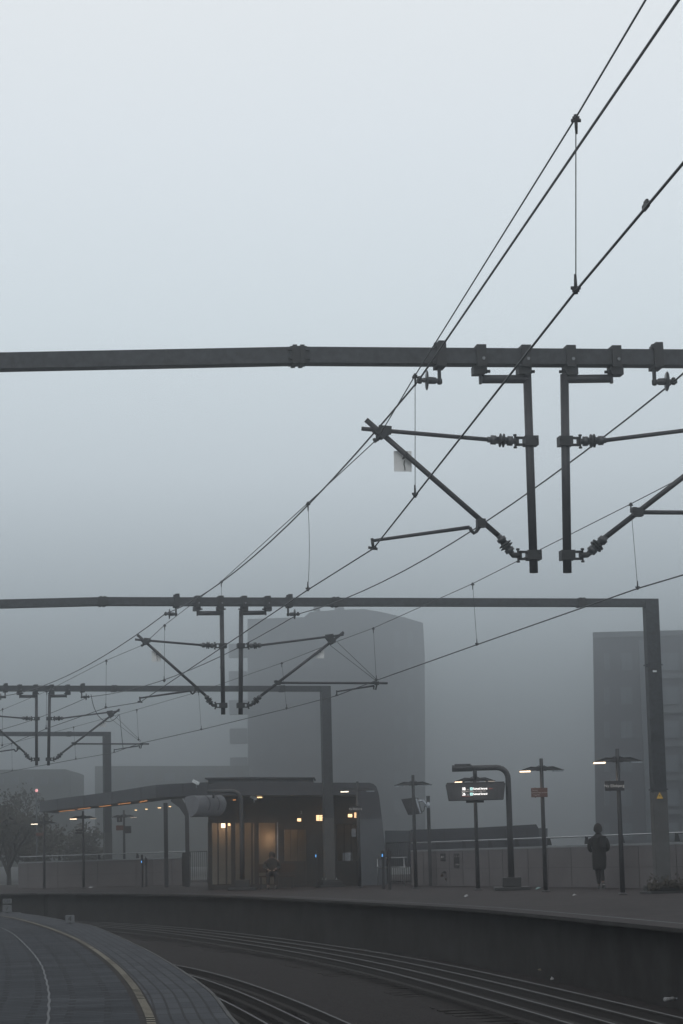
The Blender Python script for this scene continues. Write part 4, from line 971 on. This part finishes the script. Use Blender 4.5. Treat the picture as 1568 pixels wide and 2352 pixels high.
# ------------------------------------------------------------------ people
def skin_body(name, joints, edges, parent, m_, sub=2):
    me = bpy.data.meshes.new(name); keys = list(joints); me.from_pydata([joints[k][0] for k in keys], [(keys.index(a), keys.index(b)) for a, b in edges], [])
    o = bpy.data.objects.new(name, me); col.objects.link(o); o.parent = parent; md = o.modifiers.new('skin', 'SKIN'); 
    if not me.skin_vertices: pass
    for i, k in enumerate(keys):
        r = joints[k][1]; me.skin_vertices[0].data[i].radius = (r, r) if not isinstance(r, tuple) else r
    me.skin_vertices[0].data[0].use_root = True; md.use_smooth_shade = True
    s = o.modifiers.new('subd', 'SUBSURF'); s.levels = sub; s.render_levels = sub
    dg = bpy.context.evaluated_depsgraph_get(); dg.update(); nm = bpy.data.meshes.new_from_object(o.evaluated_get(dg)); bpy.data.objects.remove(o)
    nm.materials.clear(); nm.materials.append(m_); o = bpy.data.objects.new(name, nm); col.objects.link(o); o.parent = parent
    for pl in nm.polygons: pl.use_smooth = True
    return o
def loft(rings, n=20):                                  # (cx, cy, z, rx, ry)
    mb = MB(); vs = []
    for cx, cy, z, rx, ry in rings:
        for k in range(n):
            a = 2*math.pi*k/n; ca, sa = math.cos(a), math.sin(a)
            wv = 1+.03*math.sin(5*a+z*3); vs.append(V((cx+rx*ca*wv, cy+ry*sa*wv, z)))
    R_ = len(rings); fs = [(i*n+k, i*n+(k+1) % n, (i+1)*n+(k+1) % n, (i+1)*n+k) for i in range(R_-1) for k in range(n)]
    fs += [tuple(range(n))[::-1], tuple((R_-1)*n+k for k in range(n))]
    mb.add(vs, fs, True); return mb
wp = G(1378, 2041)
pe = empty('person', wp, 0, 'person in knee-length dark coat walking away along the platform', 'person')
J_ = dict(pel=((0, 0, .93), .12), sp=((0, 0, 1.15), .12), ch=((0, .01, 1.33), (.15, .11)), nk=((0, 0, 1.47), .055), hd=((0, -.01, 1.56), .075), ht=((0, -.01, 1.66), .085),
          hl=((-.09, 0, .88), .09), kl=((-.06, .03, .48), .06), al=((-.03, -.0, .09), .03), tl=((-.03, .12, .04), .02),
          hr=((.09, 0, .88), .09), kr=((.06, .03, .50), .06), ar=((.085, -.15, .18), .03), tr=((.09, -.09, .06), .02))
skin_body('body', J_, [('pel', 'sp'), ('sp', 'ch'), ('ch', 'nk'), ('nk', 'hd'), ('hd', 'ht'), ('pel', 'hl'), ('hl', 'kl'), ('kl', 'al'), ('al', 'tl'), ('pel', 'hr'), ('hr', 'kr'), ('kr', 'ar'), ('ar', 'tr')], pe, M['skin'])
loft([(-.01, 0, .52, .19, .15), (-.005, 0, .62, .215, .165), (0, 0, .85, .225, .165), (0, 0, 1.02, .205, .15), (0, 0, 1.18, .21, .15), (0, 0, 1.32, .235, .15), (0, 0, 1.40, .215, .13), (0, 0, 1.455, .12, .10), (0, 0, 1.50, .085, .085), (0, 0, 1.51, .07, .07)]).build('coat', M['coat'], pe)
for s in (-1, 1):
    skin_body('sleeve', dict(a=((s*.20, 0, 1.38), .085), b=((s*.285, -.02, 1.17), .075), c=((s*.285, .03, 1.09), .07), d=((s*.20, .12, 1.02), .06)), [('a', 'b'), ('b', 'c'), ('c', 'd')], pe, M['coat'])
    kk, aa = ((-.06, .03, .48), (-.03, 0, .12)) if s < 0 else ((.06, .03, .50), (.083, -.145, .20))
    skin_body('trouser_leg', dict(a=((s*.085, 0, .80), .11), b=(kk, .082), c=(aa, .058)), [('a', 'b'), ('b', 'c')], pe, M['cloth'])
    if s < 0: sh = loft([(-.03, .05, .0, .045, .13), (-.03, .05, .03, .05, .14), (-.03, .03, .07, .045, .10), (-.03, 0, .12, .04, .055)], 12).build('shoe', M['shoe'], pe)
    else:
        sh = loft([(.0, .05, .0, .045, .13), (.0, .05, .03, .05, .14), (.0, .03, .07, .045, .10), (.0, 0, .12, .04, .055)], 12).build('shoe', M['shoe'], pe); sh.location = (.09, -.17, .075); sh.rotation_euler = (-.6, 0, 0)
    MB().box((0, .04, .005), (.08, .24, .02)).build('sole', M['sole'], sh)
    MB().box((0, .05, 0), (.001, .001, .001)) if 0 else None
loft([(0, -.02, 1.52, .085, .085), (0, -.03, 1.56, .115, .10), (0, -.02, 1.62, .118, .11), (0, -.01, 1.69, .105, .11), (0, -.01, 1.74, .075, .08), (0, -.01, 1.765, .03, .04)], 16).build('hair', M['hair'], pe)
mb = MB(); mb.lathe((-.13, 0, 1.60), (-.10, 0, 1.60), [(0, .035), (1, .045)], 12); mb.lathe((.10, 0, 1.60), (.13, 0, 1.60), [(0, .045), (1, .035)], 12); mb.tube([V((.12*math.cos(a*math.pi/8), 0, 1.62+.155*math.sin(a*math.pi/8))) for a in range(9)], .012, 8); mb.build('headphones', M['fit'], pe)
MB().prism([(-.01, 1.14), (.17, 1.12), (.205, 1.2), (.22, 1.44), (.08, 1.455), (.02, 1.4)], lambda a, z, d: V((a, d, z)), -.25, -.10).build('shoulder_bag', M['cloth'], pe, .03)
pe.scale = (.9, 1, 1)
# seated person
wp = D(625, 2000, 82.9); wp.z = gz(wp.x, wp.y)
pe = empty('person', wp, 0, 'seated person in dark clothes before the orange lit window', 'person')
J_ = dict(pel=((0, 0, .52), .12), sp=((0, -.01, .72), .13), ch=((0, -.03, .92), (.16, .12)), nk=((0, -.05, 1.06), .055), hd=((0, -.08, 1.15), .075), ht=((0, -.08, 1.24), .085),
          hl=((-.1, -.02, .52), .085), kl=((-.14, -.42, .52), .065), al=((-.14, -.42, .10), .045), tl=((-.15, -.56, .04), .035),
          hr=((.1, -.02, .52), .085), kr=((.14, -.42, .52), .065), ar=((.14, -.40, .10), .045), tr=((.15, -.54, .04), .035),
          sl=((-.19, -.03, .98), .06), el=((-.26, -.10, .74), .05), wl=((-.12, -.34, .66), .035), sr=((.19, -.03, .98), .06), er=((.27, -.12, .76), .05), wr=((.10, -.36, .68), .035))
skin_body('body', J_, [('pel', 'sp'), ('sp', 'ch'), ('ch', 'nk'), ('nk', 'hd'), ('hd', 'ht'), ('pel', 'hl'), ('hl', 'kl'), ('kl', 'al'), ('al', 'tl'), ('pel', 'hr'), ('hr', 'kr'), ('kr', 'ar'), ('ar', 'tr'), ('ch', 'sl'), ('sl', 'el'), ('el', 'wl'), ('ch', 'sr'), ('sr', 'er'), ('er', 'wr')], pe, M['skin'])
loft([(0, 0, .46, .22, .17), (0, -.01, .7, .215, .17), (0, -.03, .9, .235, .16), (0, -.04, 1.0, .19, .13), (0, -.05, 1.07, .09, .085)]).build('jacket', M['coat'], pe)
for s in (-1, 1):
    skin_body('sleeve', dict(a=((s*.19, -.03, .97), .085), b=((s*.27, -.11, .75), .07), c=((s*.13, -.31, .68), .055)), [('a', 'b'), ('b', 'c')], pe, M['coat'])
    skin_body('trouser_leg', dict(a=((s*.1, -.04, .52), .11), b=((s*.14, -.42, .53), .085), c=((s*.14, -.41, .12), .065)), [('a', 'b'), ('b', 'c')], pe, M['cloth'])
    loft([(s*.145, -.47, .0, .045, .13), (s*.145, -.47, .05, .045, .12), (s*.145, -.42, .12, .045, .06)], 12).build('shoe', M['shoe'], pe)
    for k in range(5): 
        b0 = V((s*(.10-.012*k), -.37-.004*k, .665)); skin_body('finger', dict(a=(b0, .010), b=(b0+V((-s*.01, -.035+.003*k, -.012)), .009), c=(b0+V((-s*.014, -.055+.004*k, -.035)), .007)), [('a', 'b'), ('b', 'c')], pe, M['skin'], 1)
loft([(0, -.03, 1.08, .09, .07), (0, -.05, 1.16, .115, .10), (0, -.05, 1.25, .10, .10), (0, -.06, 1.31, .05, .06)], 14).build('hair', M['hair'], pe)
MB().prism([(-.02, 1.165), (.02, 1.165), (0, 1.20)], lambda a, z, d: V((a, d, z)), -.195, -.16).build('nose', M['skin'], pe)
# ------------------------------------------------------------------ buildings in the fog
def block(nm, pts, y, depth, label, mt, cat='building'):
    P = [D(a, b_, y) for a, b_ in pts]; xs = [p.x for p in P]; o = V(((min(xs)+max(xs))/2, y, -1.5)); n = len(P)
    e = empty(nm, o, 0, label, cat)
    mb = MB(); xc_ = P[0].x/P[0].y if P[0].x > 0 else 0
    dv = V((depth*xc_*1.1, depth, 0)); mb.add([p-o for p in P]+[p-o+dv for p in P], [list(range(n)), list(range(n, 2*n))[::-1]]+[(i, n+i, n+(i+1) % n, (i+1) % n) for i in range(n)])
    mb.build('walls', M[mt], e); return e, o
def pane(e, o, x0, x1, y0, y1, y, nm='window', mt='bglass', th=.12):
    a, b_ = D(x0, y0, y), D(x1, y1, y); return MB().box(((a+b_)/2-o), (abs(b_.x-a.x), th, abs(a.z-b_.z))).build(nm, M[mt], e)
YT = 215
YT = 390
e, o = block('tower_block', [(568, 1421), (698, 1417), (712, 1405), (772, 1400), (838, 1398.5), (880, 1406), (930, 1418), (971, 1430), (975, 1500), (977, 1990), (570, 1990)], YT, 16, 'tall apartment tower fading into fog, balconies on its left side', 'tower')
for y0, y1, x0 in ((1480, 1509, 526), (1543, 1578, 526), (1609, 1640, 527), (1674, 1707, 528), (1740, 1772, 529)):
    b_ = pane(e, o, x0, 568, y0, y1, YT+2, 'balcony', 'tower2', 3); 
for x0 in (905, 935): 
    for k in range(7): pane(e, o, x0, x0+14, 1450+k*64, 1484+k*64, YT-.1, 'window', 'bglass', .14)
for x0 in (600, 640, 700, 760, 830):
    for k in range(7): pane(e, o, x0, x0+18, 1452+k*64, 1476+k*64, YT-.1, 'window', 'tower2', .14)
pane(e, o, 720, 735, 1393, 1402, YT+4, 'roof_vent', 'tower', 2); pane(e, o, 768, 790, 1392, 1401, YT+5, 'roof_vent', 'tower', 2)
YR = 215
e, o = block('apartment_block', [(1361, 1457), (1480, 1453), (1640, 1450), (1700, 1450), (1700, 2000), (1369, 2000)], YR, 14, 'dark office block looming in fog behind the thick right post', 'brick')
pane(e, o, 1361, 1720, 1452, 1456, YR-.15, 'parapet', 'tower', .5)
pane(e, o, 1477, 1486, 1470, 1930, YR-.2, 'recess_strip', 'bglass', .2)
for k in range(6):
    y0 = 1478+k*78
    for x0, x1 in ((1425, 1452), (1387, 1400), (1500, 1560), (1566, 1610)):
        wn = pane(e, o, x0, x1, y0+22, y0+60, YR-.12, 'window', 'bglass', .14)
        pane(e, o, (x0+x1)/2-1, (x0+x1)/2+1, y0+22, y0+60, YR-.2, 'mullion', 'brick', .1).parent = wn
        wn.children[0].location = (0, 0, 0)
    pane(e, o, 1480, 1700, y0+70, y0+76, YR-.25, 'floor_band', 'tower2', .3)
e, o = block('low_block', [(218, 1759), (571, 1758), (571, 1990), (218, 1990)], 330, 14, 'long low pale block behind the canopy, left of the tower', 'low')
for k in range(7): pane(e, o, 240+k*46, 262+k*46, 1775, 1792, 329.8, 'window', 'bglass', .2); pane(e, o, 240+k*46, 262+k*46, 1815, 1832, 329.8, 'window', 'bglass', .2)
e, o = block('low_block', [(-120, 1768), (150, 1766), (162, 1771), (162, 1990), (-120, 1990)], 275, 14, 'low hazy block at the left edge behind the trees', 'low')
for k in range(5): pane(e, o, -10+k*34, 8+k*34, 1785, 1800, 274.8, 'window', 'bglass', .2)
p = D(84, 1815, 128); e = empty('signal_lamp', V((p.x, p.y, -1.5)), 0, 'tiny pinkish red lamp on a thin mast above the trees', 'lamp')
MB().tube([V((0, 0, 0)), V((0, 0, p.z+1.5))], .04, 6).build('mast', M['tower2'], e); MB().lathe((0, 0, p.z+1.42), (0, 0, p.z+1.58), [(0, .05), (.5, .085), (1, .05)], 10).build('lens', M['ebeacon'], e)

# ------------------------------------------------------------------ trees at the left
def tree(px, y, ty, wr, label, seed, density=1.0, ls=1.0):
    y *= 1.4
    rnd = random.Random(seed); base = D(px, 2035, y); base.z = -1.6; top = D(px, ty, y).z; H = top-base.z
    e = empty('bare_tree', base, 0, label, 'tree', 'half-bare trees behind the left wall')
    tk = MB(); leaf = MB()
    def branch(p, d, L_, r, lv):
        q = p+d*L_; mid = p+d*L_*.5+V((rnd.uniform(-1, 1), rnd.uniform(-1, 1), 0))*L_*.06
        tk.tube([p, mid, q], [r, r*.8, r*.6], 5 if lv > 1 else 8, cap=False)
        if lv >= 4 or r < .006:
            for _ in range(int(5*density)):
                c_ = q+V((rnd.gauss(0, .28), rnd.gauss(0, .28), rnd.gauss(0, .25))); s = rnd.uniform(.05, .13)*ls; a = V((rnd.gauss(0, 1), rnd.gauss(0, 1), rnd.gauss(0, 1))).normalized(); b_ = a.orthogonal().normalized()
                leaf.add([c_-a*s, c_+b_*s*.5, c_+a*s, c_-b_*s*.5], [(0, 1, 2, 3)])
            return
        for _ in range(rnd.choice((3, 4)) if lv < 3 else 3):
            nd_ = (d+V((rnd.gauss(0, .5)*wr, rnd.gauss(0, .5)*wr, rnd.uniform(-.1, .25)))).normalized()
            branch(p+d*L_*rnd.uniform(.55, 1), nd_, L_*rnd.uniform(.6, .82), r*.6, lv+1)
    branch(V((0, 0, 0)), V((rnd.uniform(-.05, .05), 0, 1)), H*.34, H*.022, 0)
    tk.build('trunk', M['bark'], e); leaf.build('crown', M['leaf'], e); return e
tree(22, 98, 1765, 1.05, 'tall dark tree at the far left edge', 3, 3, 1.2)
tree(62, 106, 1790, 1.15, 'broad dark tree left of the faintest lamp post', 5, 3, 1.3)
tree(-25, 92, 1800, 1.15, 'dense tree cut by the left picture edge', 8, 3, 1.3)
tree(100, 112, 1830, 1.3, 'rounded tree rising behind the faintest lamp post', 21, 3, 1.4)
tree(135, 118, 1858, 1.4, 'low bushy tree between the two distant lamp posts', 11, 3, 1.6)
tree(172, 120, 1880, 1.4, 'lowest bush-like tree behind the left wall', 14, 3, 1.6)
# ------------------------------------------------------------------ haze
hzb = MB().box((0, 415, 13.9), (780, 900, 33.4)).build('haze', M['fit']); hzb['kind'] = 'stuff'; hzb['label'] = 'even grey fog over the whole station'
hm = bpy.data.materials.new('haze'); hm.use_nodes = True; t = hm.node_tree; t.nodes.clear()
ho = t.nodes.new('ShaderNodeOutputMaterial'); pv = t.nodes.new('ShaderNodeVolumePrincipled')
pv.inputs['Color'].default_value = (.93, .95, .97, 1); pv.inputs['Density'].default_value = .0035; pv.inputs['Anisotropy'].default_value = .95
t.links.new(pv.outputs[0], ho.inputs['Volume']); hzb.data.materials.clear(); hzb.data.materials.append(hm)
